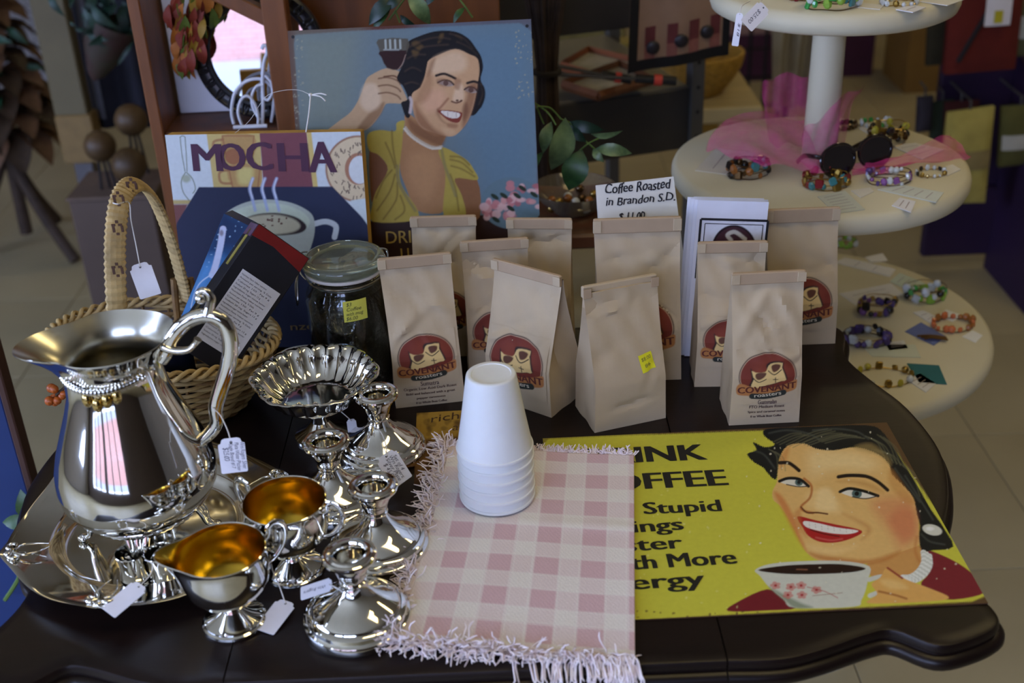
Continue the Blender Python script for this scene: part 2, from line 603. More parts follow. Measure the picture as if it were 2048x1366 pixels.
for r in range(len(lo) - 1):
    for i in range(4):
        j = (i + 1) % 4
        fs.append((r * 4 + i, r * 4 + j, r * 4 + 4 + j, r * 4 + 4 + i))
mc.add(vs, fs)
mc.build('tabletop', DARKWOOD, tbl, 40, ORG, True)
ap = MB()
ap.box((-.0455, .845, .66), (.42, .022, .10)).box((-.0455, 1.395, .66), (.42, .022, .10))
ap.box((-.245, 1.12, .66), (.022, .53, .10)).box((.154, 1.12, .66), (.022, .53, .10))
ap.build('apron', DARKWOOD, tbl, 0, ORG)
for x in (-.235, .144):
    for y in (.86, 1.38):
        MB().lathe([(.0, 0), (.016, 0), (.020, .02), (.014, .05), (.016, .09), (.024, .2), (.027, .3), (.020, .42), (.026, .44), (.018, .47), (.024, .52), (.026, .60), (.026, .711), (0, .711)], 20, (x, y, 0)).build('leg', DARKWOOD, tbl, 40, ORG)
# ================================================================ tin signs and canvas
SKIN, TEETH = (222, 178, 128), (236, 232, 222)
TINEDGE = mat('rusted_tin', (92, 62, 40), .55, .3, .35, 30)
# ---- yellow coffee sign lying flat
c_tl = Vector((.0307, 1.1688, TZ))
YS_W, YS_H = .400, .314
xd, yd = Vector((1, .0052, 0)).normalized(), Vector((-.0052, 1, 0)).normalized()
YM = frame(c_tl - yd * YS_H, xd, yd)
YM.translation.z = TZ + .0012
ys = thing('tin_sign', 'yellow tin sign with a smiling dark-haired woman and coffee cup, lying flat on the table', 'sign', M=YM)
MB().box((YS_W / 2, YS_H / 2, -.0004), (YS_W, YS_H, .0012)).build('plate', TINEDGE, ys, 0)
YI = YM.inverted()
def yl(x, y):
    q = YI @ PP(x, y, YM.translation, YM.to_3x3() @ Vector((0, 0, 1)))
    return (q.x, q.y)
pt = Paint(YM, YS_W, YS_H, .0009)
pt.base((92, 68, 40))
Z = lambda pts: zz(1450, 840, .2929, pts)
pt.fill([(1097, 878), (1200, 873), (1500, 862), (1745, 853), (1770, 872), (1860, 1000), (1975, 1160), (1980, 1188), (1945, 1203), (1700, 1216), (1265, 1240), (1065, 1250), (1062, 1200), (1080, 980), (1085, 890)], (204, 200, 66), 2.5, 1, 0, rough=1.2)
pt.fill([(1060, 860), (1300, 850), (1300, 900), (1060, 900)], (216, 208, 70), 40, .35, 0)
HAIR = (22, 24, 24)
pt.fill(Z([(1390, 890), (1560, 960), (1690, 1050), (1750, 1140), (1740, 1195), (1500, 1225), (1340, 1130), (1390, 1050), (1410, 950)]), (122, 34, 42), 1.5)
pt.fill(Z([(20, 1305), (90, 1240), (290, 1155), (400, 1220), (480, 1285), (300, 1300)]), (116, 30, 38), 1.5)
pt.fill(Z([(1250, 880), (1345, 860), (1400, 960), (1380, 1060), (1220, 1100), (1000, 1070), (980, 960), (1100, 940)]), (206, 152, 84), 3)
pt.fill(Z([(430, 165), (540, 150), (620, 180), (740, 200), (900, 185), (1060, 220), (1140, 310), (1170, 380), (1240, 450), (1290, 540), (1320, 650), (1325, 780), (1330, 850), (1200, 900), (1060, 960), (900, 985), (700, 975), (610, 945), (550, 895), (505, 810), (450, 700), (380, 590), (330, 545), (325, 485), (355, 420), (360, 330), (380, 240)]), (226, 184, 112), 1.5)
# shading of the printed face
pt.fill(Z([(1000, 560), (1250, 520), (1310, 640), (1320, 800), (1200, 880), (1120, 760)]), (208, 122, 84), 26, .55)
pt.fill(Z([(335, 500), (390, 520), (470, 660), (520, 800), (560, 900), (500, 820), (400, 630)]), (206, 120, 60), 8, .75)
pt.fill(Z([(600, 200), (900, 210), (1050, 280), (1000, 350), (760, 340), (600, 400), (560, 300)]), (238, 208, 146), 25, .6)
pt.fill(Z([(380, 240), (440, 180), (420, 280), (375, 330)]), (200, 130, 60), 8, .6)
pt.fill(Z([(580, 900), (800, 940), (1000, 950), (1200, 890), (1100, 960), (880, 990), (640, 950)]), (186, 112, 50), 8, .7)
pt.fill(Z([(560, 500), (680, 470), (780, 560), (780, 640), (640, 620), (560, 590)]), (240, 206, 140), 12, .55)
pt.line(Z([(540, 400), (590, 450), (580, 530), (520, 590), (540, 620), (600, 635)]), 4.5, (176, 96, 40), 3, .85)
pt.line(Z([(520, 595), (560, 632), (630, 632), (700, 642)]), 3, (96, 48, 26), 1.5)
pt.line(Z([(1350, 1000), (1300, 900), (1310, 800)]), 6, (190, 116, 56), 6, .6)
# hair
pt.fill(Z([(290, 60), (600, 45), (960, 35), (1075, 80), (1180, 235), (1285, 400), (1400, 600), (1480, 715), (1560, 865), (1420, 890), (1345, 895), (1325, 800), (1330, 720), (1310, 640), (1285, 530), (1210, 440), (1140, 370), (1120, 300), (1050, 235), (900, 185), (740, 208), (620, 195), (540, 160), (430, 175), (375, 250), (362, 330), (350, 405), (310, 385), (260, 325), (200, 290), (150, 232), (215, 205), (190, 150), (270, 185), (340, 165), (270, 110)]), HAIR, 1.4, 1, 3, rough=.8)
for a, b in [((420, 170), (700, 60)), ((520, 160), (800, 90)), ((640, 140), (900, 110)), ((330, 150), (520, 90)), ((960, 110), (1090, 260)), ((1040, 100), (1170, 300)), ((1000, 200), (1150, 290)), ((1200, 300), (1330, 520)), ((300, 200), (360, 330))]:
    m_ = ((a[0] + b[0]) / 2 + 20, (a[1] + b[1]) / 2 - 25)
    for k in range(3):
        pt.line(Z([(a[0] + k * 22, a[1] + k * 9), (m_[0] + k * 24, m_[1] + k * 10), (b[0] + k * 26, b[1] + k * 8)]), 2.0, (112, 112, 84), 2.5, .5)
pt.fill(Z([(880, 190), (1000, 160), (1120, 260), (1130, 310), (1050, 240)]), (150, 128, 76), 8, .6)
# brows, eyes, mouth
pt.line(Z([(372, 292), (430, 292), (470, 315), (505, 345)]), 7, (34, 22, 18), 2)
pt.line(Z([(775, 388), (850, 378), (960, 384), (1040, 420), (1110, 478)]), 7, (34, 22, 18), 2)
pt.line(Z([(770, 390), (860, 382), (950, 386)]), 4, (34, 22, 18), 2)
for wp, ir, rr in (([(372, 418), (430, 398), (510, 405), (570, 452), (500, 455), (420, 440)], (505, 425), 8.0), ([(785, 490), (850, 468), (950, 486), (1045, 518), (960, 537), (870, 525)], (900, 503), 10.0)):
    pt.fill(Z(wp), (228, 224, 206), 1.2)
    c = Z([ir])[0]
    pt.oval(c, rr, rr * .9, (84, 108, 104), 1.5)
    pt.oval(c, rr * .45, rr * .45, (16, 20, 22), 1)
    pt.line(Z([wp[0], wp[1], wp[2], wp[3]]), 6, (20, 18, 18), 1.6)
    pt.line(Z([wp[3], wp[4], wp[5]]), 2, (60, 44, 34), 1.2)
pt.fill(Z([(495, 658), (620, 685), (750, 712), (932, 755), (880, 802), (760, 836), (650, 832), (570, 792), (530, 735)]), (176, 34, 34), 1.3)
pt.fill(Z([(540, 690), (640, 705), (760, 733), (908, 755), (850, 778), (740, 775), (620, 752), (548, 726)]), TEETH, 1.2)
pt.line(Z([(585, 750), (680, 778), (780, 795)]), 2, (80, 20, 18), 1.2)
pt.line(Z([(620, 802), (720, 822), (800, 812)]), 3, (220, 110, 100), 2.5, .6)
for q, col, so_, al in (([(620, 250), (900, 250), (980, 330), (800, 330), (640, 330)], (242, 214, 150), 22, .5), ([(760, 420), (900, 440), (1080, 500), (1040, 450), (900, 410)], (190, 134, 66), 8, .5),
                        ([(640, 480), (720, 470), (760, 600), (700, 620), (620, 600)], (246, 220, 160), 10, .5), ([(800, 640), (960, 700), (1000, 760), (930, 820), (960, 740)], (190, 124, 66), 9, .5),
                        ([(560, 850), (760, 870), (900, 860), (760, 920), (620, 910)], (242, 208, 140), 12, .5), ([(470, 640), (520, 600), (520, 700), (560, 800), (500, 740)], (196, 116, 56), 8, .5),
                        ([(1130, 330), (1220, 450), (1290, 560), (1230, 560), (1120, 440)], (196, 134, 62), 9, .5), ([(1180, 600), (1290, 620), (1300, 760), (1220, 820), (1120, 700)], (204, 104, 72), 20, .45)):
    pt.fill(Z(q), col, so_, al)
for x in range(8):
    pt.line(Z([(575 + 42 * x, 700 + 7 * x), (578 + 42 * x, 738 + 5 * x)]), .9, (176, 160, 140), .8, .6, 0)
for q in ([(300, 90), (420, 70), (560, 90), (640, 130)], [(600, 70), (760, 60), (900, 80), (980, 130)], [(1160, 330), (1240, 440), (1330, 560)], [(1230, 380), (1330, 540), (1420, 680)], [(1340, 780), (1400, 830), (1500, 850)], [(200, 210), (270, 240), (340, 330)]):
    pt.line(Z(q), 3, (86, 92, 84), 3.5, .5)
# earring, pearls
pt.oval(Z([(1415, 750)])[0], 20, 10.5, (214, 214, 196), 1.5, 1, .25)
pt.oval(Z([(1400, 742)])[0], 8, 4, (244, 244, 236), 3)
for k, q in enumerate(catmull([(1375, 915), (1378, 980), (1345, 1040), (1290, 1080), (1235, 1085)], 5, False)):
    for o in (-26, 0, 26):
        pt.oval(Z([(q[0] + o * .8, q[1] + o * .5)])[0], 5.5, 4.6, (206, 210, 196) if (k + o) % 2 else (232, 234, 224), 1.2)
# cup and hand
pt.fill(Z([(205, 1025), (300, 985), (500, 965), (800, 963), (985, 1000), (975, 1090), (960, 1160), (930, 1230), (880, 1275), (480, 1283), (400, 1225), (300, 1140), (240, 1065)]), (206, 208, 190), 1.5)
pt.fill(Z([(300, 1140), (400, 1190), (520, 1250), (600, 1280), (480, 1283), (400, 1225)]), (120, 134, 106), 6, .8)
pt.fill(Z([(225, 1025), (400, 995), (600, 985), (800, 985), (960, 1012), (860, 1040), (620, 1052), (400, 1050)]), (40, 20, 12), 1.3)
pt.line(Z([(490, 1020), (560, 1022)]), 2.5, (150, 100, 70), 2, .7)
pt.line(Z([(985, 1090), (1060, 1070), (1110, 1075)]), 9, (206, 208, 194), 1.6)
pt.line(Z([(990, 1200), (1040, 1180)]), 9, (206, 208, 194), 2)
for fx, fy in [(345, 1130), (450, 1140), (520, 1130), (430, 1195), (525, 1195), (625, 1160)]:
    for k in range(5):
        a = k * 2 * PI / 5 + fx
        pt.oval(Z([(fx + 22 * math.cos(a), fy + 17 * math.sin(a))])[0], 4.6, 3.2, (200, 110, 100), 1.4, .7)
    pt.oval(Z([(fx, fy)])[0], 3, 2.4, (166, 30, 36), 1.4)
pt.line(Z([(560, 1140), (680, 1170), (770, 1215)]), 1.6, (176, 70, 66), 1.2, .8)
pt.line(Z([(600, 1200), (700, 1190), (800, 1180)]), 1.6, (150, 110, 80), 1.2, .7)
pt.fill(Z([(1000, 1120), (1060, 1075), (1110, 1010), (1230, 1085), (1400, 1150), (1530, 1212), (1400, 1238), (980, 1252), (1040, 1190)]), (222, 170, 92), 2)
pt.line(Z([(1110, 1010), (1210, 1080)]), 4, (150, 60, 44), 2)
pt.line(Z([(1050, 1170), (1160, 1195), (1240, 1220)]), 4, (150, 82, 36), 3, .8)
pt.fill(Z([(1060, 1090), (1180, 1100), (1250, 1150), (1120, 1150)]), (240, 204, 130), 8, .6)
pt.speck(55, 1.5, (232, 226, 196), (1480, 855, 1960, 1205))
pt.speck(30, 1.8, (230, 226, 150), (1280, 880, 1500, 1225), .5)
pt.speck(50, 2.2, (96, 66, 36), (1070, 1222, 1960, 1236), .8)
pt.build('printed_picture', PRINT, ys)
lb = MB()
for s_, a, b, h, bo in [('DRINK', (1160, 930), (1413, 920), .0315, .06), ('COFFEE', (1156, 985), (1455, 971), .030, .06), ('Do Stupid', (1192, 1033), (1443, 1023), .0205, .05),
                     ('Things', (1190, 1071), (1367, 1060), .0205, .05), ('Faster', (1187, 1108), (1366, 1097), .0205, .05), ('With More', (1184, 1145), (1474, 1128), .0215, .05), ('Energy', (1181, 1186), (1411, 1171), .0215, .05)]:
    lb = MB()
    put_text(lb, s_, yl(*a), yl(*b), h, bo, z=.0007)
    lb.build('lettering', mat('sign_black', (26, 26, 20), .5), ys, 0)

# ---- blue portrait sign leaning at the back of the table
b0, t0 = 1.432, 1.555
o_ = Vector((0, b0, TZ))
n_ = Vector((0, -(1.131 - TZ), -(b0 - t0))).normalized()
n_ = Vector((0, -.952, .300)).normalized()
tl, tr = PP(575, 62, o_, n_), PP(1062, 38, o_, n_)
xd = (tr - tl).normalized()
yd = Vector((0, .300, .952))
BW, BH = (tr - tl).length, .408
BM0 = frame(tl, xd, yd)
BM = frame(tl - (BM0.to_3x3() @ Vector((0, 1, 0))) * BH, xd, yd)
bs_ = thing('tin_sign', 'blue tin sign of a smiling woman raising a wine glass, leaning behind the coffee bags', 'sign', M=BM)
MB().box((BW / 2, BH / 2, -.0006), (BW, BH, .0014)).build('plate', TINEDGE, bs_, 0)
BI = BM.inverted()
def bl(x, y):
    q = BI @ PP(x, y, BM.translation, BM.to_3x3() @ Vector((0, 0, 1)))
    return (q.x, q.y)
pt = Paint(BM, BW, BH, .001)
pt.base((110, 62, 46))
A = lambda pts: zz(640, 40, .183, pts)
B = lambda pts: zz(720, 230, .2123, pts)
pt.fill([(590, 70), (700, 62), (1040, 46), (1062, 62), (1072, 270), (1077, 500), (1085, 720), (640, 720), (610, 400), (588, 90)], (122, 142, 150), 2, 1, 0, rough=1)
pt.fill([(850, 40), (1080, 40), (1080, 420), (960, 420)], (108, 142, 164), 90, .9, 0)
pt.fill([(590, 60), (720, 60), (700, 260), (600, 260)], (140, 152, 140), 60, .8, 0)
pt.fill(B([(-400, 1000), (130, 1000), (500, 985), (1120, 945), (1700, 930), (1700, 2400), (-400, 2400)]), (62, 34, 20), 2, 1, 0)
pt.oval(B([(1430, 830)])[0], 62, 52, (110, 140, 154), 2)
# body
pt.fill(A([(60, 1240), (200, 1110), (340, 1000), (440, 830), (500, 660), (560, 600), (720, 528), (860, 560), (955, 620), (945, 658), (860, 660), (905, 760), (955, 885), (890, 912), (745, 910), (705, 940), (650, 1045), (520, 1190), (300, 1260)]), (206, 172, 130), 1.2)
pt.fill(A([(560, 1000), (690, 900), (700, 950), (650, 1050), (520, 1190), (400, 1200)]), (150, 108, 66), 6, .7)
pt.fill(A([(480, 720), (600, 700), (660, 820), (640, 950), (520, 1000), (440, 900)]), (232, 206, 174), 9, .7)
for y in (640, 722, 805):
    pt.line(A([(640, y), (740, y - 12), (840, y + 20), (880, y + 60)]), 3, (120, 76, 44), 2.2, .8)
pt.line(A([(860, 640), (800, 610), (700, 620)]), 3, (120, 76, 44), 2)
pt.fill(B([(430, -20), (420, 120), (385, 250), (375, 500), (440, 700), (540, 900), (800, 900), (810, 560), (745, 350), (765, 290), (810, 180), (700, 150), (560, 60)]), (190, 142, 90), 1.6)
pt.fill(B([(450, 20), (560, 100), (700, 185), (800, 190), (770, 290), (640, 250), (480, 150)]), (140, 92, 48), 8, .75)
pt.fill(B([(500, 360), (700, 380), (740, 560), (640, 800), (500, 700), (440, 500)]), (206, 158, 104), 20, .7)
pt.fill(B([(90, 330), (180, 380), (265, 515), (150, 730), (105, 800)]), (146, 98, 60), 2)
pt.fill(B([(895, 590), (1105, 615), (1128, 960), (980, 960), (900, 720)]), (160, 110, 62), 1.6)
YD, YD2 = (196, 176, 62), (140, 118, 34)
pt.fill(B([(72, 185), (180, 142), (330, 152), (345, 75), (420, 55), (405, 160), (395, 300), (370, 520), (400, 680), (545, 900), (500, 995), (125, 1005), (115, 860), (150, 720), (262, 515), (180, 380), (85, 330)]), YD, 1.6)
pt.fill(B([(740, 350), (785, 305), (900, 358), (1010, 428), (1070, 510), (1107, 612), (895, 598), (960, 760), (990, 960), (790, 960), (805, 560)]), YD, 1.6)
for q in ([(300, 520), (220, 620), (150, 780)], [(330, 560), (280, 720), (160, 900)], [(350, 640), (340, 800), (220, 980)], [(380, 760), (420, 900), (330, 985)], [(240, 260), (300, 400), (330, 500)], [(850, 420), (960, 450), (1060, 540)], [(860, 480), (960, 510), (1080, 580)], [(850, 560), (900, 700), (930, 900)], [(300, 150), (310, 300), (340, 480)], [(850, 390), (950, 400), (1030, 470)]):
    pt.line(B(q), 3.4, YD2, 3, .75)
for q in ([(350, 480), (360, 620), (430, 760), (520, 900)], [(770, 330), (800, 480), (860, 640), (900, 760)]):
    pt.line(B(q), 6, (150, 140, 90), 3, .7)
for k, q in enumerate(catmull([(420, 130), (480, 200), (580, 270), (680, 315), (760, 310)], 7, False)):
    pt.oval(B([q])[0], 2.6, 2.4, (226, 218, 200), .8)
    pt.oval(B([(q[0] + 10, q[1] - 14)])[0], 2.2, 2.0, (206, 190, 166), .8)
# head
DH = (26, 18, 18)
pt.fill(A([(955, 250), (1080, 178), (1280, 120), (1480, 128), (1620, 200), (1705, 310), (1760, 400), (1782, 520), (1755, 650), (1802, 760), (1792, 880), (1740, 980), (1640, 1045), (1400, 900), (1100, 900), (990, 900), (985, 1050), (940, 1062), (900, 960), (890, 900), (960, 860), (905, 720), (840, 640), (900, 500), (940, 400)]), DH, 1.3)
pt.fill(A([(1190, 440), (1300, 380), (1480, 318), (1640, 378), (1722, 425), (1742, 560), (1722, 700), (1692, 880), (1640, 1055), (1560, 1185), (1470, 1262), (1380, 1270), (1250, 1232), (1120, 1185), (1040, 1070), (1005, 900), (1010, 800), (1090, 740), (1140, 630), (1168, 500)]), (216, 172, 124), 1.3)
pt.fill(A([(1250, 420), (1480, 340), (1600, 420), (1560, 560), (1300, 600), (1200, 560)]), (236, 204, 166), 14, .7)
pt.fill(A([(1180, 780), (1330, 760), (1380, 860), (1300, 980), (1160, 1000), (1120, 880)]), (230, 178, 140), 14, .7)
pt.fill(A([(1640, 700), (1720, 700), (1690, 880), (1640, 1050), (1560, 1180), (1560, 1000), (1600, 850)]), (150, 98, 60), 8, .7)
pt.fill(A([(1030, 900), (1100, 1000), (1240, 1180), (1380, 1270), (1200, 1230), (1060, 1120)]), (150, 96, 54), 9, .7)
pt.fill(A([(1500, 700), (1560, 720), (1570, 860), (1520, 900), (1450, 880)]), (238, 206, 170), 6, .7)
pt.line(A([(1400, 860), (1340, 930), (1290, 985)]), 4, (150, 86, 50), 4, .7)
pt.line(A([(1440, 890), (1490, 905), (1540, 890)]), 3, (110, 60, 36), 2)
pt.line(A([(1270, 608), (1350, 588), (1420, 610), (1480, 640)]), 5, (44, 28, 22), 2)
pt.line(A([(1610, 690), (1680, 672), (1735, 690)]), 5, (44, 28, 22), 2)
for c, w in (((1375, 690), 16), ((1650, 765), 13)):
    q = A([c])[0]
    pt.oval(q, w, 5.5, (190, 178, 170), 1.2, 1, .2)
    pt.oval(q, 5.2, 5.2, (34, 42, 66), 1.2)
    pt.line([(q[0] - w, q[1] - 1), (q[0] - w * .3, q[1] - 6), (q[0] + w * .5, q[1] - 4), (q[0] + w, q[1] + 3)], 3.2, (24, 18, 20), 1.4)
pt.fill(A([(1285, 990), (1400, 985), (1530, 1005), (1555, 1030), (1525, 1110), (1470, 1122), (1400, 1095), (1330, 1040)]), (150, 62, 38), 1.2)
pt.fill(A([(1320, 995), (1420, 998), (1525, 1020), (1515, 1065), (1450, 1075), (1370, 1048)]), (236, 226, 214), 1)
for q in ([(1000, 260), (1060, 230), (1130, 290), (1080, 330)], [(1310, 160), (1350, 150), (1340, 210), (1290, 250)], [(1480, 170), (1540, 190), (1550, 220)], [(1000, 330), (1080, 350), (1040, 420)]):
    pt.fill(A(q), (120, 92, 36), 5, .75)
pt.line(A([(985, 850), (1000, 900), (985, 1010)]), 6, (206, 190, 186), 2.5)
# finer modelling of the printed head
SH = (128, 78, 44)
for q, col, so_, al in (([(1150, 640), (1210, 560), (1230, 700), (1180, 860), (1060, 920), (1040, 860)], (176, 128, 84), 10, .55),
                        ([(1270, 660), (1340, 640), (1440, 680), (1430, 720), (1320, 720)], (150, 104, 74), 5, .55),
                        ([(1590, 740), (1650, 720), (1710, 750), (1690, 790), (1600, 790)], (140, 94, 64), 5, .6),
                        ([(1480, 640), (1540, 660), (1520, 760), (1470, 740)], (168, 118, 80), 5, .6),
                        ([(1400, 1130), (1500, 1140), (1490, 1180), (1400, 1170)], (160, 104, 66), 5, .6),
                        ([(1330, 1180), (1450, 1200), (1480, 1250), (1380, 1255)], (228, 190, 146), 7, .6),
                        ([(1290, 960), (1270, 1020), (1330, 1110), (1400, 1140), (1330, 1080)], SH, 5, .45),
                        ([(1560, 960), (1600, 900), (1620, 1000), (1570, 1100)], (120, 72, 44), 6, .5),
                        ([(1200, 470), (1260, 420), (1230, 540), (1170, 620)], (150, 104, 66), 7, .6)):
    pt.fill(A(q), col, so_, al)
pt.oval(A([(1500, 880)])[0], 3, 2, (90, 48, 30), 1.5)
pt.oval(A([(1545, 880)])[0], 2.5, 1.6, (90, 48, 30), 1.5)
for q in ([(970, 300), (1100, 230), (1280, 190), (1420, 210)], [(960, 420), (1040, 380), (1150, 380)], [(1420, 150), (1560, 200), (1660, 310)], [(1500, 240), (1620, 300), (1710, 380)], [(930, 560), (1010, 520), (1100, 560)], [(930, 700), (1000, 680), (1070, 700)], [(1760, 700), (1780, 800), (1740, 920)], [(1100, 300), (1250, 280), (1400, 270)]):
    pt.line(A(q), 3.5, (94, 72, 50), 4, .55)
    pt.line(A([(x + 14, y + 26) for x, y in q]), 4.5, (12, 9, 10), 4, .7)
for x in range(4):
    pt.line(A([(1350 + 46 * x, 1000 + 4 * x), (1352 + 46 * x, 1046 + 5 * x)]), .8, (170, 150, 140), .8, .7, 0)
# glass
pt.fill(A([(635, 212), (960, 205), (952, 350), (905, 490), (860, 545), (730, 525), (672, 410), (640, 300)]), (104, 96, 78), 1.2, .9, 2)
pt.fill(A([(650, 345), (945, 335), (900, 490), (860, 540), (735, 522), (675, 410)]), (62, 26, 20), 1.3, 1, 2)
for x in (715, 765, 820, 875):
    pt.line(A([(x, 220), (x + 4, 310)]), 4, (196, 206, 200), 1.6, .85)
pt.line(A([(700, 325), (860, 325)]), 3, (180, 190, 186), 2, .8)
pt.line(A([(850, 545), (900, 480), (935, 380)]), 1.6, (200, 170, 150), 1.2, .7)
# flowers
for k in range(46):
    q = B([(random.uniform(1170, 1440), random.uniform(790, 980)) if k < 28 else (random.uniform(1400, 1680), random.uniform(640, 880))])[0]
    pt.oval(q, random.uniform(5, 10), random.uniform(4, 9), random.choice([(214, 136, 140), (224, 164, 160), (196, 112, 120), (232, 190, 188)]), 2.5, .9)
for c in [(1270, 770), (1355, 760), (1530, 690), (1640, 750), (1480, 760), (1280, 985), (1420, 880)]:
    pt.oval(B([c])[0], 9, 4, (44, 62, 40), 1.5, 1, .6)
pt.speck(40, 1.5, (190, 184, 150), (1030, 60, 1066, 200), .7)
pt.speck(40, 1.6, (176, 176, 150), (586, 75, 606, 260), .7)
g_ = pt.c.mean(1, keepdims=True)
pt.c = (pt.c * .86 + g_ * .14) ** 1.14 * .88
pt.build('printed_picture', PRINT, bs_)
lb = MB()
put_text(lb, 'DRINK', bl(773, 487), bl(873, 483), .0165, .01, z=.0007)
put_text(lb, 'U', bl(803, 521), bl(819, 520), .0165, .01, z=.0007)
lb.build('lettering', mat('sign_gold', (166, 136, 44), .5), bs_, 0)
for q in ((586, 74), (1054, 52)):
    MB().lathe([(0, .0008), (.0022, .0008)], 10, (*bl(*q), 0)).build('nail_hole', INK, bs_, 0)

# ---- MOCHA canvas
o_ = Vector((0, 1.380, TZ))
n_ = Vector((-.10, -.981, .165)).normalized()
tl, tr = PP(330, 270, o_, n_), PP(721, 263, o_, n_)
xd = (tr - tl).normalized()
yd = Vector((0, .165, .985))
CW = (tr - tl).length
T0 = frame(tl, xd, yd)
ydn = T0.to_3x3() @ Vector((0, 1, 0))
CHh = (tl.z - TZ - .0045) / ydn.z
CM = frame(tl - ydn * CHh, xd, yd)
cv = thing('stretched_canvas', 'stretched kitchen canvas lettered MOCHA with a cup on a navy table', 'picture', M=CM)
CWOOD = mat('canvas_side_tan', (190, 148, 66), .7, 0, .3, 25)
MB().box((CW / 2, CHh / 2, -.0115), (CW, CHh, .022), bev=.0015).build('stretcher', CWOOD, cv, 0)
D = lambda pts: zz(320, 240, .2441, pts)
pt = Paint(CM, CW, CHh, .001)
pt.base((196, 204, 206))
pt.fill(D([(375, 60), (820, 60), (840, 560), (440, 560)]), (190, 168, 104), 2, 1, 0)
pt.fill(D([(812, 60), (1195, 60), (1260, 560), (850, 560)]), (116, 62, 70), 2, 1, 0)
pt.fill(D([(1195, 60), (1235, 60), (1295, 560), (1255, 560)]), (200, 176, 104), 2, 1, 0)
pt.fill(D([(60, 655), (260, 655), (240, 690), (70, 690)]), (176, 158, 100), 3, 1, 0)
pt.fill(D([(60, 690), (230, 690), (160, 860), (100, 900)]), (112, 66, 62), 4, 1, 0)
for cx, cy in ((640, 210), (690, 460)):
    pt.fill(D([(cx - 130, cy - 80), (cx + 130, cy - 80), (cx + 110, cy + 110), (cx - 80, cy + 110)]), (170, 130, 76), 3, .8)
    pt.line(D([(cx - 130, cy - 80), (cx - 90, cy + 110), (cx + 110, cy + 110), (cx + 130, cy - 80), (cx - 130, cy - 80)]), 3, (150, 98, 62), 2, .8, 0)
    pt.line(D([(cx - 125, cy - 50), (cx - 200, cy - 30), (cx - 190, cy + 50), (cx - 110, cy + 60)]), 5, (150, 98, 62), 2, .8)
pt.oval(D([(600, 300)])[0], 17, 16, (150, 96, 60), 3)
pt.fill(D([(640, 400), (760, 400), (740, 520), (650, 520)]), (206, 194, 120), 10, .8)
# spoon
pt.line(D([(165, 140), (180, 280), (205, 420)]), 1.8, (120, 128, 110), 1.2)
pt.line(D([(205, 140), (215, 280), (222, 420)]), 1.8, (120, 128, 110), 1.2)
pt.line(D([(165, 140), (185, 130), (205, 140)]), 1.8, (120, 128, 110), 1.2)
pt.line(D([(208, 430), (175, 500), (190, 590), (240, 660)]), 2, (120, 128, 110), 1.4)
pt.line(D([(218, 430), (265, 480), (290, 560), (270, 600)]), 2, (120, 128, 110), 1.4)
pt.oval(D([(215, 480)])[0], 9, 8, (150, 156, 126), 5, .8)
# donut
c = D([(1625, 400)])[0]
pt.oval(c, 66, 67, (150, 110, 84), 2.5)
pt.oval(c, 62, 63, (206, 186, 150), 2.5)
pt.oval(c, 27, 32, (160, 112, 84), 2)
pt.oval((c[0] + 3, c[1] + 2), 22, 28, (204, 208, 206), 2)
for k in range(46):
    a, r = random.uniform(1.2, 5.2), random.uniform(33, 57)
    q = (c[0] + r * math.cos(a), c[1] + r * math.sin(a))
    b_ = random.uniform(-.6, 1.2)
    pt.line([q, (q[0] + 5 * math.sin(b_), q[1] + 6 * math.cos(b_))], 2.2, (104, 84, 72), 1, .9, 0)
# table and cup
pt.fill(D([(318, 550), (1412, 545), (1720, 862), (1760, 1000), (1800, 2200), (100, 2200), (100, 1000), (140, 840)]), (24, 32, 62), 2, 1, 0)
pt.fill(D([(1560, 660), (1700, 640), (1740, 900), (1715, 880)]), (196, 206, 206), 2, 1, 0)
pt.line(D([(1270, 850), (1360, 832), (1440, 870), (1430, 960)]), 11, (190, 196, 198), 2)
pt.fill(D([(535, 790), (600, 720), (740, 665), (900, 652), (1080, 680), (1220, 750), (1265, 830), (1260, 960), (1200, 1120), (1080, 1250), (760, 1250), (640, 1120), (560, 960)]), (170, 176, 164), 2)
pt.fill(D([(560, 790), (640, 730), (780, 690), (920, 680), (1080, 710), (1200, 780), (1225, 850), (1150, 920), (960, 950), (720, 930), (590, 860)]), (188, 198, 176), 4)
pt.fill(D([(640, 850), (760, 780), (940, 760), (1100, 790), (1190, 850), (1190, 900), (1110, 935), (900, 950), (720, 930)]), (40, 22, 24), 3)
pt.fill(D([(640, 850), (760, 790), (940, 775), (1090, 810), (1150, 870), (1080, 920), (880, 940), (720, 920)]), (186, 180, 152), 5)
for k in range(14):
    pt.oval(D([(random.uniform(790, 1050), random.uniform(775, 880))])[0], random.uniform(1.5, 3), random.uniform(1.2, 2.4), (90, 52, 44), 1)
for x in (735, 835, 930):
    pt.line(D([(x + 25, 480), (x, 560), (x + 20, 640), (x + 45, 740)]), 6, (160, 172, 204), 3, .9)
    pt.line(D([(x + 25, 480), (x + 4, 560), (x + 22, 640)]), 2.5, (206, 212, 226), 1.5, .8)
pt.build('painted_front', mat('canvas_paint', var=.08, vs=200, rough=.7, attr=True, bump=.15, bs=900), cv)
CI = CM.inverted()
def cl(x, y):
    q = CI @ PP(x, y, CM.translation, CM.to_3x3() @ Vector((0, 0, 1)))
    return (q.x, q.y)
lb = MB()
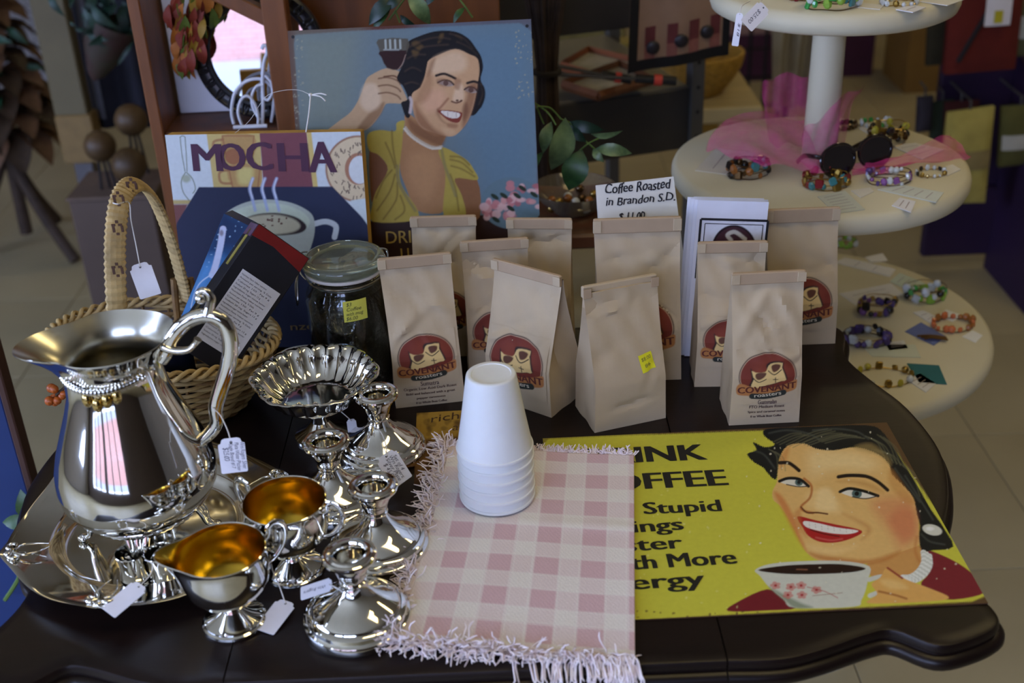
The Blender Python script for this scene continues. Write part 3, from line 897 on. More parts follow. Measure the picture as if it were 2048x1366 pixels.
for ch, x0, x1, y0, y1 in [('M', 285, 512, 190, 418), ('O', 495, 702, 187, 412), ('C', 725, 922, 178, 408), ('H', 985, 1212, 182, 420), ('A', 1232, 1442, 172, 428)]:
    a, b = cl(*D([(x0, y1)])[0]), cl(*D([(x1, y1)])[0])
    t_ = cl(*D([(x0, y0)])[0])
    lb = MB()
    put_text(lb, ch, a, b, t_[1] - a[1], .05, z=.0008)
    lb.build('lettering', mat('mocha_maroon', (72, 34, 58), .7), cv, 0)
lb = MB()
put_text(lb, 'nzo', cl(582, 660), cl(632, 658), .010, .01, z=.0008)
lb.build('lettering', mat('canvas_gold', (120, 100, 60), .7), cv, 0)
sb = MB()
sp = [CI @ p for p in (PY(612, 264, 1.425), PY(618, 225, 1.43), PY(621, 190, 1.44))]
sb.tube(curve3(sp), .0009, 6)
sb.tube(curve3([CI @ p for p in (PY(621, 190, 1.44), PY(640, 187, 1.435), PY(653, 190, 1.43))]), .0008, 6)
sb.tube(curve3([CI @ p for p in (PY(621, 190, 1.44), PY(640, 193, 1.435), PY(651, 202, 1.43))]), .0008, 6)
sb.tube(curve3([CI @ p for p in (PY(621, 190, 1.44), PY(596, 180, 1.445), PY(560, 182, 1.45), PY(530, 195, 1.45), PY(500, 240, 1.44), PY(470, 266, 1.43))]), .00026, 5)
sb.ball(CI @ PY(621, 190, 1.44), .0025)
sb.build('hanging_string', STRING, cv)

# ---- brown lettered tin, half under the cloth
BRW = frame(P(828, 968, TZ + .002), P(960, 960) - P(828, 968), P(833, 826) - P(828, 968))
rw, rh = .085, (P(833, 826) - P(828, 968)).length
rs = thing('small_tin_plaque', 'small brown and gold plaque reading rich, half covered by the checked cloth', 'plaque', M=BRW)
BRW.translation.z = TZ + .0015
rs.matrix_world = BRW
MB().box((rw / 2, rh / 2, -.0006), (rw, rh, .0014)).build('plate', TINEDGE, rs, 0)
pt = Paint(BRW, rw, rh, .001)
pt.base((74, 46, 20))
pt.fill([(834, 828), (950, 822), (950, 880), (900, 872), (860, 880), (838, 866)], (176, 140, 56), 7, .95)
pt.fill([(838, 890), (870, 884), (880, 930), (850, 960), (834, 950)], (120, 84, 34), 10, .7)
pt.speck(60, 5, (58, 34, 16), (830, 826, 940, 966), .35)
pt.speck(30, 4, (150, 112, 50), (830, 826, 940, 966), .3)
pt.build('printed_face', PRINT, rs)
RI = BRW.inverted()
rl = lambda x, y: tuple((RI @ P(x, y, TZ + .0015))[:2])
lb = MB()
put_text(lb, 'rich', rl(862, 846), rl(920, 838), .016, .0, .2, z=.0007)
put_text(lb, 'a', rl(905, 862), rl(917, 861), .015, .0, .2, z=.0007)
lb.build('lettering', mat('plaque_brown', (74, 50, 24), .6), rs, 0)
# ================================================================ checked cloth with fringe
CA, CB, CC, CD = P(893, 893, TZ + .006), P(1268, 912, TZ + .006), P(1270, 1312, TZ + .006), P(800, 1275, TZ + .006)
ck = thing('checked_cloth', 'pink and cream checked cotton cloth with frayed fringe under the foam cups', 'cloth', (0.0, .93, TZ))
CO = Vector((0.0, .93, TZ))
def cloth_pos(u, v):
    p = (CA * (1 - u) + CB * u) * (1 - v) + (CD * (1 - u) + CC * u) * v
    e = .004 * math.sin(3.1 * v + .6) * (1 - u) ** 2
    z = TZ + .0068 + .0010 * math.sin(7 * u + 3 * v) * math.sin(5 * v + 1) + .0014 * math.exp(-((v - .42) / .03) ** 2) * (.4 + .6 * u)
    z += .0022 * max(0, 1 - u / .04) * math.sin(40 * v) * .3
    return Vector((p.x + e, p.y, z))
nu, nv = 190, 220
vs, cols = [], []
PK, PK2, CR = lin((226, 200, 200)), lin((217, 182, 184)), lin((238, 232, 222))
WH = lin((240, 234, 226))
def band(t, n, ph=0.0):
    k = (t * n + ph) % 1.0
    return 1.0 if k < .56 else 0.0, min(abs(k - .56), k, 1 - k)
for j in range(nv + 1):
    for i in range(nu + 1):
        u, v = i / nu, j / nv
        vs.append(tuple(cloth_pos(u, v) - CO))
        a, da = band(u, 4.6, .55)
        b, db = band(v, 6.5, .15)
        c = CR + (PK - CR) * .5 * (a + b)
        if a and b:
            c = PK2
        if da < .03:
            c = c * .45 + WH * .55
        if db < .03:
            c = c * .55 + WH * .45
        if (i * 3 + j * 5) % 4 == 0:
            c = c * .93
        cols.append(c)
me = bpy.data.meshes.new('woven_cloth')
me.from_pydata(vs, [], [(j * (nu + 1) + i, (j + 1) * (nu + 1) + i, (j + 1) * (nu + 1) + i + 1, j * (nu + 1) + i + 1) for j in range(nv) for i in range(nu)])
at = me.color_attributes.new('Col', 'FLOAT_COLOR', 'POINT')
at.data.foreach_set('color', np.concatenate([np.array(cols), np.ones((len(cols), 1))], 1).ravel())
me.polygons.foreach_set('use_smooth', [True] * len(me.polygons))
me.materials.append(mat('checked_cotton', var=.07, vs=600, rough=.95, attr=True, bump=.35, bs=900, sheen=.2))
wc = obj('woven_cloth', me, ck)
so = wc.modifiers.new('thickness', 'SOLIDIFY')
so.thickness = .0036
so.offset = -1
fr = MB()
def strand(p, d, L, curl, r=.0008):
    pts, q, dd = [], Vector(p), Vector(d).normalized()
    n = 6
    for k in range(n + 1):
        pts.append(q.copy())
        dd = (dd + Vector((random.gauss(0, curl), random.gauss(0, curl), random.gauss(0, curl * .5)))).normalized()
        q = q + dd * (L / n)
        on = -.57 < q.x < .48 and q.y > .803
        if on and q.z < TZ + .0012:
            q.z = TZ + .0012 + random.random() * .002
        elif not on:
            dd = (dd + Vector((0, 0, -.9))).normalized()
            if q.z < TZ and q.y > .785:
                q.y = .785 + random.random() * .001
    fr.tube(pts, [r] * n + [r * .6], 4, cap=False)
def pc(u, v):
    return cloth_pos(min(max(u, 0), 1), min(max(v, 0), 1)) - Vector((0, 0, .0015))
for k in range(520):                                    # left side, in clumps
    v = (k + random.random()) / 520
    v = round(v * 40) / 40 + random.gauss(0, .008)
    strand(pc(0, v), (-1, random.gauss(0, .35), random.uniform(.0, .5)), random.uniform(.014, .034), .45)
for k in range(560):                                    # front edge
    u = (k + random.random()) / 560
    u = round(u * 48) / 48 + random.gauss(0, .006)
    strand(pc(u, 1), (random.gauss(-.05, .35), -1, random.uniform(-.1, .35)), random.uniform(.014, .03), .4)
for k in range(380):                                    # far edge
    u = (k + random.random()) / 380
    strand(pc(u, 0), (random.gauss(0, .3), 1, random.uniform(.1, .6)), random.uniform(.007, .015), .35)
for k in range(90):
    strand(pc(0, random.choice([0, 1])), (-1, random.gauss(0, .8), .3), random.uniform(.015, .03), .45)
f_ = fr.build('fringe', mat('fringe_cotton', (232, 214, 214), .95, 0, .12, 120, col2=(244, 234, 226)), ck, 60, CO)
f_['kind'] = 'stuff'

# ================================================================ foam cups, stacked upside down
FOAM = mat('white_foam', (236, 236, 232), .55, 0, .015, 60, bump=.03, bs=400, sss=.05)
cupx, cupy = P(995, 985, TZ + .011).x, P(995, 985, TZ + .011).y
CUPR = [(.0, .0870), (.0145, .0870), (.0165, .0872), (.0200, .0874), (.0205, .0882), (.0238, .0885), (.0252, .0876), (.0258, .0860), (.0330, .0400), (.0392, .0035), (.0404, .0030), (.0408, .0016), (.0402, .0000), (.0392, .0000), (.0386, .0020), (.0320, .0400), (.0240, .0850), (.0, .0850)]
ords = ['lowest', 'second lowest', 'third from the bottom', 'third from the top', 'second from the top', 'topmost']
me = None
for k in range(6):
    lab = '%s white foam cup of the upside-down stack on checked cloth' % ords[k]
    o = MB().lathe(CUPR, 56).build('foam_cup', FOAM, None, 40) if me is None else obj('foam_cup', me)
    me = o.data
    o.location = (cupx + .0003 * math.sin(k * 2), cupy + .0003 * math.cos(k * 3), TZ + .0095 + k * .0122)
    o.rotation_euler = (0, 0, k * 1.3)
    tag(o, lab, 'cup', 'nested foam cups')

# ================================================================ coffee bags
LOGO_BROWN, LOGO_CREAM, LOGO_DARK = (116, 46, 30), (222, 190, 124), (46, 32, 28)
def coffee_bag(label, fl, fr_, top, w=None, d=.058, seed=0, logo=True, back=False, name=None, lines=(), lean=0.0, fold=.0145, hh=None):
    rg = np.random.default_rng(seed)
    a, b = P(*fl), P(*fr_)
    xd = (b - a)
    xd.z = 0
    wid = xd.length if w is None else w
    xd.normalize()
    bk = Vector((-xd.y, xd.x, 0))
    mid = (a + b) / 2 + bk * (d / 2)
    tp = PY(top[0], top[1], mid.y)
    h = (tp.z - TZ) if hh is None else hh
    M = frame((mid.x, mid.y, TZ), xd, bk)
    sh = (M.inverted() @ tp).x * .6 if lean == 0 else lean
    t = thing('coffee_bag', label, 'coffee bag', M=M, group='kraft coffee bags')
    nW = 11
    cen = rg.uniform(-.5, .5, (nW, 2)) * [wid, 1] + [0, .62]
    ang = rg.uniform(-1.2, 1.2, nW)
    amp = rg.choice([-1, 1], nW) * rg.uniform(.0022, .0052, nW)
    sig = rg.uniform(.007, .015, nW)
    ht = h - fold * .5
    def half(t_):
        k = np.clip((t_ - .36) / .60, 0, 1)
        return d / 2 * (1 - k) ** 1.12 + .0022
    def front(u, t_, s=-1):
        """u -1..1 across, t_ 0..1 up"""
        u, t_ = np.asarray(u, float), np.asarray(t_, float)
        x = u * wid / 2 * (1 - .035 * np.sin(t_ * PI)) + sh * t_ ** 1.5
        bulge = .0045 * np.sin(np.clip(t_ * 1.15, 0, 1) * PI) * (1 - u * u)
        y = half(t_) + bulge
        wr = np.zeros_like(x)
        for k in range(nW):
            dx, dz = u * wid / 2 - cen[k, 0] * .8, (t_ - cen[k, 1]) * h
            ca, sa = math.cos(ang[k]), math.sin(ang[k])
            p, q = dx * ca + dz * sa, -dx * sa + dz * ca
            wr += amp[k] * np.exp(-(q / (sig[k] * .45)) ** 2 - (p / (sig[k] * 2.6)) ** 2)
        fade = np.clip((t_ - .40) / .15, 0, 1) * np.clip((.97 - t_) / .08, 0, 1) * np.clip((1 - np.abs(u)) / .08, 0, 1) if logo else np.clip(t_ / .2, 0, 1) * np.clip((.97 - t_) / .08, 0, 1) * np.clip((1 - np.abs(u)) / .08, 0, 1)
        wr = wr * fade + .0010 * np.sin(u * 9 + t_ * 17 + seed) * np.clip((t_ - .35) / .2, 0, 1) * np.clip((1 - np.abs(u)) / .1, 0, 1)
        return np.stack([x, s * (y + wr), np.clip(t_, 0, 1) * ht], -1)
    rows, nf, ns = 34, 16, 8
    ring = []
    for r in range(rows + 1):
        t_ = r / rows
        us = np.linspace(-1, 1, nf + 1)
        A = front(us, np.full(nf + 1, t_), -1)
        Bk = front(us[::-1], np.full(nf + 1, t_), 1)
        g = .30 * half(t_) + .020 * np.clip((t_ - .30) / .5, 0, 1)
        g = min(g, wid * .25) * np.clip((t_ - .12) / .3, 0, 1)
        R_, L_ = [], []
        for k in range(1, ns):
            s = k / ns
            dep = g * (1 - abs(2 * s - 1)) + .0012 * math.sin(9 * s + 14 * t_ + seed) * (1 - abs(2 * s - 1))
            R_.append(A[-1] * (1 - s) + Bk[0] * s + np.array([-dep, 0, 0]))
            L_.append(Bk[-1] * (1 - s) + A[0] * s + np.array([dep, 0, 0]))
        ring.append(np.concatenate([A, np.array(R_), Bk, np.array(L_)]))
    n = len(ring[0])
    mb = MB()
    fs = [(r * n + k, r * n + (k + 1) % n, (r + 1) * n + (k + 1) % n, (r + 1) * n + k) for r in range(rows) for k in range(n)]
    fs += [tuple(range(n - 1, -1, -1)), tuple(rows * n + k for k in range(n))]
    mb.add([tuple(p) for R in ring for p in R], fs)
    mb.build('bag_body', KRAFT, t, 32)
    # rolled top with the tin tie
    yo = .0035 if back else -.0035
    tx = sh
    mb = MB()
    zt = h
    mb.box((tx, yo, zt - fold / 2), (wid * 1.01, .0058, fold), bev=.0012)
    mb.build('rolled_top', KRAFT2 if not back else KRAFT, t, 0)
    for s in (-1, 1):
        MB().box((tx + s * (wid * .5 - .004), yo + (-.0033 if not back else -.0068), zt - fold / 2), (.010, .0012, fold * .82), bev=.0004).build('tin_tie_end', KRAFT if not back else KRAFT2, t, 0)
    if logo:
        u0 = wid / 2
        S = 1.24 * wid / .084
        def wrap(P3):
            q = front(P3[:, 0] / (wid / 2), P3[:, 1] / ht, -1)
            q[:, 1] -= .0004 + P3[:, 2]
            return q
        lw, lh = .062 * S, .056 * S
        cz = .365 * ht
        p = Paint(None, lw, lh, .0008, -lw / 2, cz - lh * .52, wrap, local=True)
        p.base((188, 168, 136))
        e = .0005 * S
        cy = cz + .001
        k_ = lambda pts: [(x * S / 1000, cy + y * S / 1000) for x, y in pts]
        p.oval((0, cy), .0282 * S, .0235 * S, (66, 46, 40), e * 2)
        p.oval((0, cy), .0272 * S, .0225 * S, (196, 164, 130), e)
        p.oval((0, cy), .0266 * S, .0219 * S, LOGO_BROWN, e)
        p.oval((.004 * S, cy + .008 * S), .018 * S, .010 * S, (132, 58, 36), .006 * S, .6)
        p.fill(k_([(-17, 8), (-13, 4), (-2, 4), (-2, 12), (4, 15), (14, 14), (15, 8), (19, -3), (14, -5), (4, -8), (-17, -11), (-16, -2)]), LOGO_DARK, e * 3)
        p.fill(k_([(-16, 6), (-12, 4.5), (-3, 5), (0, 8), (0, -8), (-16, -12), (-14, -2)]), LOGO_CREAM, e * 1.5, 1, 2)
        p.fill(k_([(0, 11), (5, 13.5), (14, 13), (13.5, 8), (18, -4), (13, -5), (2, -8), (-3, -7), (-2, 4)]), LOGO_CREAM, e * 1.5, 1, 2)
        p.fill(k_([(-12, 3), (-8, 4.5), (-2, 4), (-4, 0), (-9, -2.5), (-12, -.5)]), (92, 56, 38), e * 2)
        p.fill(k_([(3, 10), (7, 12), (12, 10.5), (10, 6), (5, 4.5)]), (96, 58, 40), e * 2)
        p.line(k_([(-15, 0), (-9, -5), (-2, -2)]), .0009 * S, LOGO_DARK, e)
        p.line(k_([(0, 6), (6, 2), (13, 6)]), .0009 * S, LOGO_DARK, e)
        p.line(k_([(7, -1), (7.5, -6)]), .0008 * S, LOGO_DARK, e)
        p.line(k_([(5, -2.6), (9.5, -3)]), .0008 * S, LOGO_DARK, e)
        p.fill(k_([(-29, -9), (-25, -7), (-12, -11), (6, -11.5), (20, -8), (28, -5), (29, -10), (27, -16), (14, -19), (-6, -21), (-20, -20), (-28, -19), (-30, -14)]), (176, 116, 62), e * 2)
        p.line(k_([(-14, -20.5), (0, -21), (16, -18)]), .0062 * S, (40, 44, 38), e)
        p.build('printed_logo', mat('kraft_print', var=.05, vs=90, rough=.75, attr=True), t)
        fn = lambda x, y, z: tuple(wrap(np.array([[x, y, z]]))[0])
        tm = MB()
        put_text(tm, 'COVENANT', k_([(-28, -17.5)])[0], k_([(28, -14)])[0], .0068 * S, .06, z=.0004, fn=fn)
        tm.build('lettering', mat('logo_umber', (94, 40, 30), .7), t, 0)
        tm = MB()
        put_text(tm, 'roasters', k_([(-12, -22)])[0], k_([(14, -20)])[0], .0042 * S, .03, z=.0004, fn=fn)
        tm.build('lettering', mat('logo_cream', (206, 196, 170), .7), t, 0)
        yy = -30
        for i, (s_, half_w, hh_) in enumerate(([(name, 9, 5.0)] + list(lines)) if name else []):
            tm = MB()
            put_text(tm, s_, k_([(-half_w + 1, yy)])[0], k_([(half_w + 1, yy)])[0], hh_ / 1000 * S, .03 if i < 2 else .05, z=.0004, fn=fn)
            tm.build('lettering', mat('label_ink', (88, 70, 66), .8), t, 0)
            yy -= 4.6 if i < 1 else 5.4
    return t, M, front, ht, wid
SUM = [('Organic Low Acid Dark Roast', 26, 3.0), ('Bold and balanced with a great', 24, 2.6), ('pepper sweetness', 14, 2.4), ('8 oz Whole Bean Coffee', 15, 2.4)]
GUA = [('FTO Medium Roast', 17, 3.2), ('Spice and caramel notes', 18, 2.4), ('8 oz Whole Bean Coffee', 15, 2.4)]
coffee_bag('kraft coffee bag marked Sumatra beside the glass jar', (792, 815), (930, 800), (823, 508), seed=3, name='Sumatra', lines=SUM, d=.056)
coffee_bag('crumpled kraft coffee bag standing right behind the foam cups', (976, 790), (1105, 834), (1052, 532), seed=5, d=.060)
ib = coffee_bag('plain kraft coffee bag turned backwards with a yellow price sticker', (1188, 864), (1330, 834), (1240, 562), seed=9, logo=False, back=True, d=.060)
coffee_bag('kraft coffee bag marked Guatemalan, nearest the yellow sign', (1457, 849), (1597, 842), (1536, 540), seed=14, name='Guatemalan', lines=GUA, d=.056)
coffee_bag('tall wide kraft coffee bag in front of the handwritten tent card', (1196, 762), (1362, 757), (1271, 433), seed=21, d=.066, fold=.019)
coffee_bag('kraft coffee bag standing in front of the white flyers', (1388, 772), (1520, 770), (1466, 480), seed=25, d=.058)
coffee_bag('large kraft coffee bag at the far corner beside the lower jewellery tier', (1546, 690), (1652, 686), (1602, 414), w=.092, seed=31, d=.064, fold=.019)
coffee_bag('kraft coffee bag with raised corner, second row above the foam cups', (938, 753), (1066, 744), (988, 476), seed=37, d=.042)
coffee_bag('kraft coffee bag touching the blue sign under the woman', (834, 713), (958, 710), (891, 429), seed=41, d=.046)
coffee_bag('kraft coffee bag below the pink printed flowers', (1022, 704), (1146, 706), (1078, 434), seed=47, d=.050)
# yellow sticker on the turned bag
t, M, front, ht, wid = ib
tI = M.inverted()
st = MB()
q = [tI @ PP(x, y, M.translation + (M.to_3x3() @ Vector((0, -.026, 0))), M.to_3x3() @ Vector((0, -1, .12))) for x, y in ((1268, 702), (1297, 694), (1305, 724), (1276, 734))]
def onbag(x, z, off):
    r = front(np.array([x / (wid / 2)]), np.array([z / ht]), -1)[0]
    return (r[0], r[1] - off, r[2])
def quad_grid(q, n, off):
    mb = MB()
    mb.grid(lambda u, v: onbag(*(((q[0] * (1 - u) + q[1] * u) * (1 - v) + (q[3] * (1 - u) + q[2] * u) * v).xz), off), n, n)
    return mb
for v in q:
    pass
stk = thing('price_sticker', 'small fluorescent yellow price sticker stuck on the backwards coffee bag', 'sticker', M=M)
quad_grid(q, 6, .0008).build('sticker_paper', mat('fluorescent_yellow', (232, 226, 40), .6, 0, .02), stk)
tm = MB()
fnS = lambda x, y, z: onbag(x, y, .0012)
a = q[3] * .72 + q[0] * .28
b = q[2] * .72 + q[1] * .28
put_text(tm, '86', (a.x + (b.x - a.x) * .3, a.z), (a.x + (b.x - a.x) * .7, b.z), .0042, .0, fn=fnS)
a2 = q[3] * .35 + q[0] * .65
b2 = q[2] * .35 + q[1] * .65
put_text(tm, '$8.00', (a2.x + (b2.x - a2.x) * .15, a2.z), (a2.x + (b2.x - a2.x) * .85, b2.z), .0042, .0, fn=fnS)
tm.build('lettering', mat('sticker_ink', (120, 116, 60), .8), stk, 0)

# ================================================================ tent card and flyers
tm_o = Vector((0, 1.372, TZ))
tn = Vector((0, -.99, .14)).normalized()
ta, tb = PP(1191, 371, tm_o, tn), PP(1347, 353, tm_o, tn)
TM = frame(ta, tb - ta, Vector((0, .14, .99)))
TI = TM.inverted()
tw = (tb - ta).length
down = (ta.z - TZ) / .985
tc_ = thing('tent_card', 'folded white tent card handwritten Coffee Roasted in Brandon S.D.', 'card', (ta.x, ta.y, TZ))
tc_.matrix_world = TM
def card_face(sgn):
    mb = MB()
    pts = [(0, 0, 0), (tw, 0, 0), (tw + .012, -down + .02, 0), (-.001, -down + .002, 0)]
    if sgn < 0:
        pts = [(x, y * .985, z + y * .30) for x, y, z in pts]
    mb.add(pts + [(x, y, z - .0006) for x, y, z in pts], [(3, 2, 1, 0), (4, 5, 6, 7), (0, 1, 5, 4), (1, 2, 6, 5), (2, 3, 7, 6), (3, 0, 4, 7)])
    return mb
IVORY = mat('ivory_card', (224, 220, 206), .7, 0, .03, 40)
tc_p = card_face(1)
tc_p.build('card_panel', IVORY, tc_, 0)
card_face(-1).build('card_panel', IVORY, tc_, 0)
tl_ = lambda x, y: tuple((TI @ PP(x, y, TM.translation, TM.to_3x3() @ Vector((0, 0, 1))))[:2])
for s_, a, b, h in [('Coffee Roasted', (1211, 388), (1342, 376), .0125), ('in Brandon S.D.', (1212, 412), (1350, 400), .0105), ('$ 11.00', (1238, 441), (1290, 437), .0095)]:
    mb = MB()
    put_text(mb, s_, tl_(*a), tl_(*b), h, .03, .22, z=.0006, jitter=.0007)
    mb.build('handwriting', INK, tc_, 0)

FO = Vector((0, 1.352, TZ))
fn_ = Vector((-.02, -.99, .12)).normalized()
fa, fb = PP(1396, 400, FO, fn_), PP(1538, 404, FO, fn_)
FM = frame(fa, fb - fa, Vector((0, .12, .99)))
FI = FM.inverted()
fw = (fb - fa).length
fh = (fa.z - TZ) / .993 - .001
flyer_x = [(0, 0), (-.004, .0035), (-.008, .002), (.001, .0045), (-.011, .004), (-.003, .006)]
FLY = mat('white_flyer_paper', (226, 228, 238), .7, 0, .02, 40)
for k, (dx, dy) in enumerate(flyer_x):
    lab = ['front white flyer with a framed logo behind the coffee bags', 'second white flyer, just behind the framed logo sheet', 'third white flyer of the upright bundle', 'fourth white flyer of the upright bundle', 'fifth white flyer of the bundle, sticking out furthest beside the bag', 'rearmost white flyer of the upright bundle'][k]
    t = thing('paper_flyer', lab, 'flyer', M=FM @ Matrix.Translation((dx, dy, -.0032 * k)), group='upright flyer bundle')
    MB().box((fw / 2, -fh / 2 - dy, -.0004), (fw, fh, .0008)).build('sheet', FLY, t, 0)
    if k == 0:
        fl_ = lambda x, y: tuple((FI @ PP(x, y, FM.translation, FM.to_3x3() @ Vector((0, 0, 1))))[:2])
        bx = [fl_(1402, 438), fl_(1527, 440), fl_(1523, 560), fl_(1402, 558)]
        mb = MB()
        for wd, ins in ((.0030, 0), (.0010, .0055)):
            x0, y1, x1, y0 = bx[0][0] + ins, bx[0][1] - ins, bx[2][0] - ins, bx[2][1] + ins
            for c, s_ in ((((x0 + x1) / 2, y1), (x1 - x0, wd)), (((x0 + x1) / 2, y0), (x1 - x0, wd)), ((x0, (y0 + y1) / 2), (wd, y1 - y0)), ((x1, (y0 + y1) / 2), (wd, y1 - y0))):
                mb.box((c[0], c[1], .0002), (s_[0], s_[1], .0003))
        o_ = mb.build('printed_border', INK, t, 0)
        cxl, cyl = fl_(1468, 492)
        p = Paint(FM, .064, .064, .001, cxl - .032, cyl - .032)
        p.base((226, 228, 238))
        p.oval((1468, 500), 45, 50, (40, 28, 34), 1.5)
        p.oval((1468, 500), 41, 46, (74, 44, 52), 1.5)
        p.line([(1490, 478), (1470, 464), (1455, 470), (1462, 480)], 8, (206, 200, 190), 2)
        p.build('printed_logo', PRINT, t)

# ================================================================ glass jar
GLASS = mat('jar_glass', (226, 236, 228), .02, 0, .0, 10, trans=1.0, ior=1.45)
jx, jy = -.200, 1.330
jr = thing('storage_jar', 'clip-top glass jar of dark coffee with a yellow note', 'jar', (jx, jy, TZ))
MB().lathe([(0, .0), (.045, 0), (.050, .004), (.0515, .012), (.0515, .120), (.049, .130), (.044, .137), (.0425, .142), (.0455, .145), (.0455, .150), (.043, .152), (.0425, .1535), (.0405, .1535), (.041, .142), (.043, .134), (.0485, .120), (.0490, .012), (.046, .006), (0, .005)], 56).build('glass_body', GLASS, jr, 40)
MB().lathe([(0, .0055), (.0445, .0065), (.0483, .012), (.0483, .119), (.043, .131), (.030, .133), (0, .134)], 48).build('coffee_beans', mat('dark_beans', (30, 18, 12), .45, 0, .5, 160, bump=.8, bs=260), jr, 40)
MB().lathe([(.0400, .1537), (.0475, .1537), (.0482, .1555), (.0475, .1575), (.0400, .1575)], 48).build('rubber_gasket', mat('gasket_rubber', (216, 208, 196), .6), jr, 40)
MB().lathe([(0, .1580), (.047, .1580), (.0500, .1605), (.0510, .1650), (.0500, .1695), (.0470, .1720), (.0430, .1728), (.0405, .1715), (.0385, .1690), (.034, .1690), (.025, .1700), (.0, .1705)], 56).build('glass_lid', mat('lid_glass', (206, 214, 190), .03, 0, 0, 10, trans=.88, ior=1.45), jr, 40)
WIRE = mat('bail_wire', (170, 168, 160), .25, 1.0, .05)
wb = MB()
wb.tube([Vector((.0462 * math.cos(a), .0462 * math.sin(a), .1475)) for a in np.linspace(0, 2 * PI, 40, endpoint=False)], .0013, 6, closed=True)
wb.build('neck_wire', WIRE, jr)
for s, nm in ((-1, 'clip_wire'), (1, 'hinge_wire')):
    wb = MB()
    for oy in (-.010, .010):
        wb.tube(curve3([(s * .0465, oy, .147), (s * .052, oy, .156), (s * .053, oy, .170), (s * .050, oy, .174), (s * .044, oy, .1745)]), .0012, 6)
    wb.tube([(s * .0535, -.010, .160), (s * .0535, .010, .160)], .0012, 6)
    if s < 0:
        wb.tube(curve3([(-.053, -.010, .160), (-.060, -.009, .140), (-.062, -.006, .118), (-.0625, 0, .108), (-.062, .006, .118), (-.060, .009, .140), (-.053, .010, .160)]), .0012, 6)
    else:
        wb.tube(curve3([(.053, -.010, .160), (.066, -.008, .162), (.069, 0, .150), (.066, .008, .162), (.053, .010, .160)]), .0012, 6)
    wb.build(nm, WIRE, jr)
nt_ = thing('sticky_note', 'square yellow handwritten note stuck on the dark glass jar', 'note', (jx, jy, TZ))
qn = [PP(x, y, Vector((jx, jy - .0520, TZ + .07)), Vector((.15, -1, 0))) for x, y in ((685, 604), (731, 597), (735, 638), (689, 645))]
qn = [p - Vector((jx, jy, TZ)) for p in qn]
def note_pos(u, v, off):
    p = (qn[0] * (1 - u) + qn[1] * u) * (1 - v) + (qn[3] * (1 - u) + qn[2] * u) * v
    a = math.atan2(p.y, p.x)
    r = .0517 + off
    return Vector((p.x, -math.sqrt(max(r * r - p.x * p.x, 1e-6)), p.z))
nb = MB()
nb.grid(lambda u, v: note_pos(u, v, .0004), 10, 6)
nb.build('note_paper', mat('note_yellow', (210, 206, 84), .8, 0, .03), nt_)
for s_, v, u0, u1 in (('$3', .24, .15, .38), ('Coffee', .48, .15, .78), ('with mug', .70, .12, .85), ('$6.00', .92, .10, .60)):
    nb = MB()
    put_text(nb, s_, (u0, -v), (u1, -v), .17, 0, .2, fn=lambda x, y, z: tuple(note_pos(x, -y, .0009)))
    nb.build('handwriting', mat('note_ink', (70, 74, 50), .8), nt_, 0)
# ================================================================ price tags
def price_tag(label, a, b, w, nrm=(0, -.5, .85), string=None, lines=(), rot=0, name='price_tag', m=None, th=.0006):
    """a: world point at the hole end, b: world point at the far end, w: width"""
    a, b = Vector(a), Vector(b)
    y = (a - b)
    L = y.length
    y.normalize()
    n = Vector(nrm)
    x = y.cross(n).normalized()
    M = frame(b, x, y)
    t = thing(name, label, 'price tag', M=M)
    h, c = w / 2, min(w * .22, L * .2)
    poly = [(-h + .001, 0), (h - .001, 0), (h, .001), (h, L - c), (h - c * .45, L - c * .85), (h - c * .7, L - c * .2), (h - c * 1.2, L), (-h + c * 1.2, L), (-h + c * .7, L - c * .2), (-h + c * .45, L - c * .85), (-h, L - c), (-h, .001)]
    MB().prism(poly, 0, th).build('card', m or PAPERWHITE, t, 0)
    MB().lathe([(0, th + .0001), (w * .055, th + .0001)], 12, (0, L - c * .75, 0)).build('punched_hole', INK, t, 0)
    I = M.inverted()
    if string:
        sp = [Vector((0, L - c * .75, th))] + [I @ Vector(p) for p in string]
        MB().tube(curve3(sp, 5), .0006, 5).build('string', STRING, t)
    for s_, p0, p1, hh in lines:
        mb = MB()
        put_text(mb, s_, (p0[0] * w, p0[1] * L), (p1[0] * w, p1[1] * L), hh, 0, .25, z=th + .0002, jitter=.0002)
        mb.build('handwriting', mat('tag_ink', (84, 80, 92), .8), t, 0)
    return t

# ================================================================ silver
def candlestick(label, px):
    p = P(*px)
    t = thing('candlestick', label, 'candlestick', p, random.uniform(0, 6), 'low silver candlesticks')
    MB().lathe([(0, .0), (.0490, 0), (.0506, .002), (.0508, .009), (.0500, .0105), (.0488, .0112), (.0472, .0128), (.0465, .0160), (.0440, .0180), (.0418, .0185), (.0405, .0205), (.0392, .0218), (.0300, .0268), (.0205, .0335), (.0150, .0395), (.0118, .0450), (.0110, .0475)], 72).build('weighted_base', SILVER, t, 30)
    MB().lathe([(.0108, .0472), (.0126, .0482), (.0126, .0496), (.0112, .0506), (.0120, .0530), (.0140, .0590), (.0150, .0640), (.0152, .0668)], 56).build('stem', SILVER, t, 30)
    MB().lathe([(.0150, .0664), (.0176, .0680), (.0178, .0700), (.0196, .0712), (.0198, .0732), (.0226, .0748), (.0246, .0765), (.0252, .0788), (.0246, .0808), (.0232, .0816), (.0212, .0812), (.0196, .0828), (.0172, .0832), (.0150, .0822), (.0136, .0800), (.0128, .0760), (.0124, .0640), (.0, .0636)], 64).build('candle_socket', SILVER, t, 30)
    return t, p
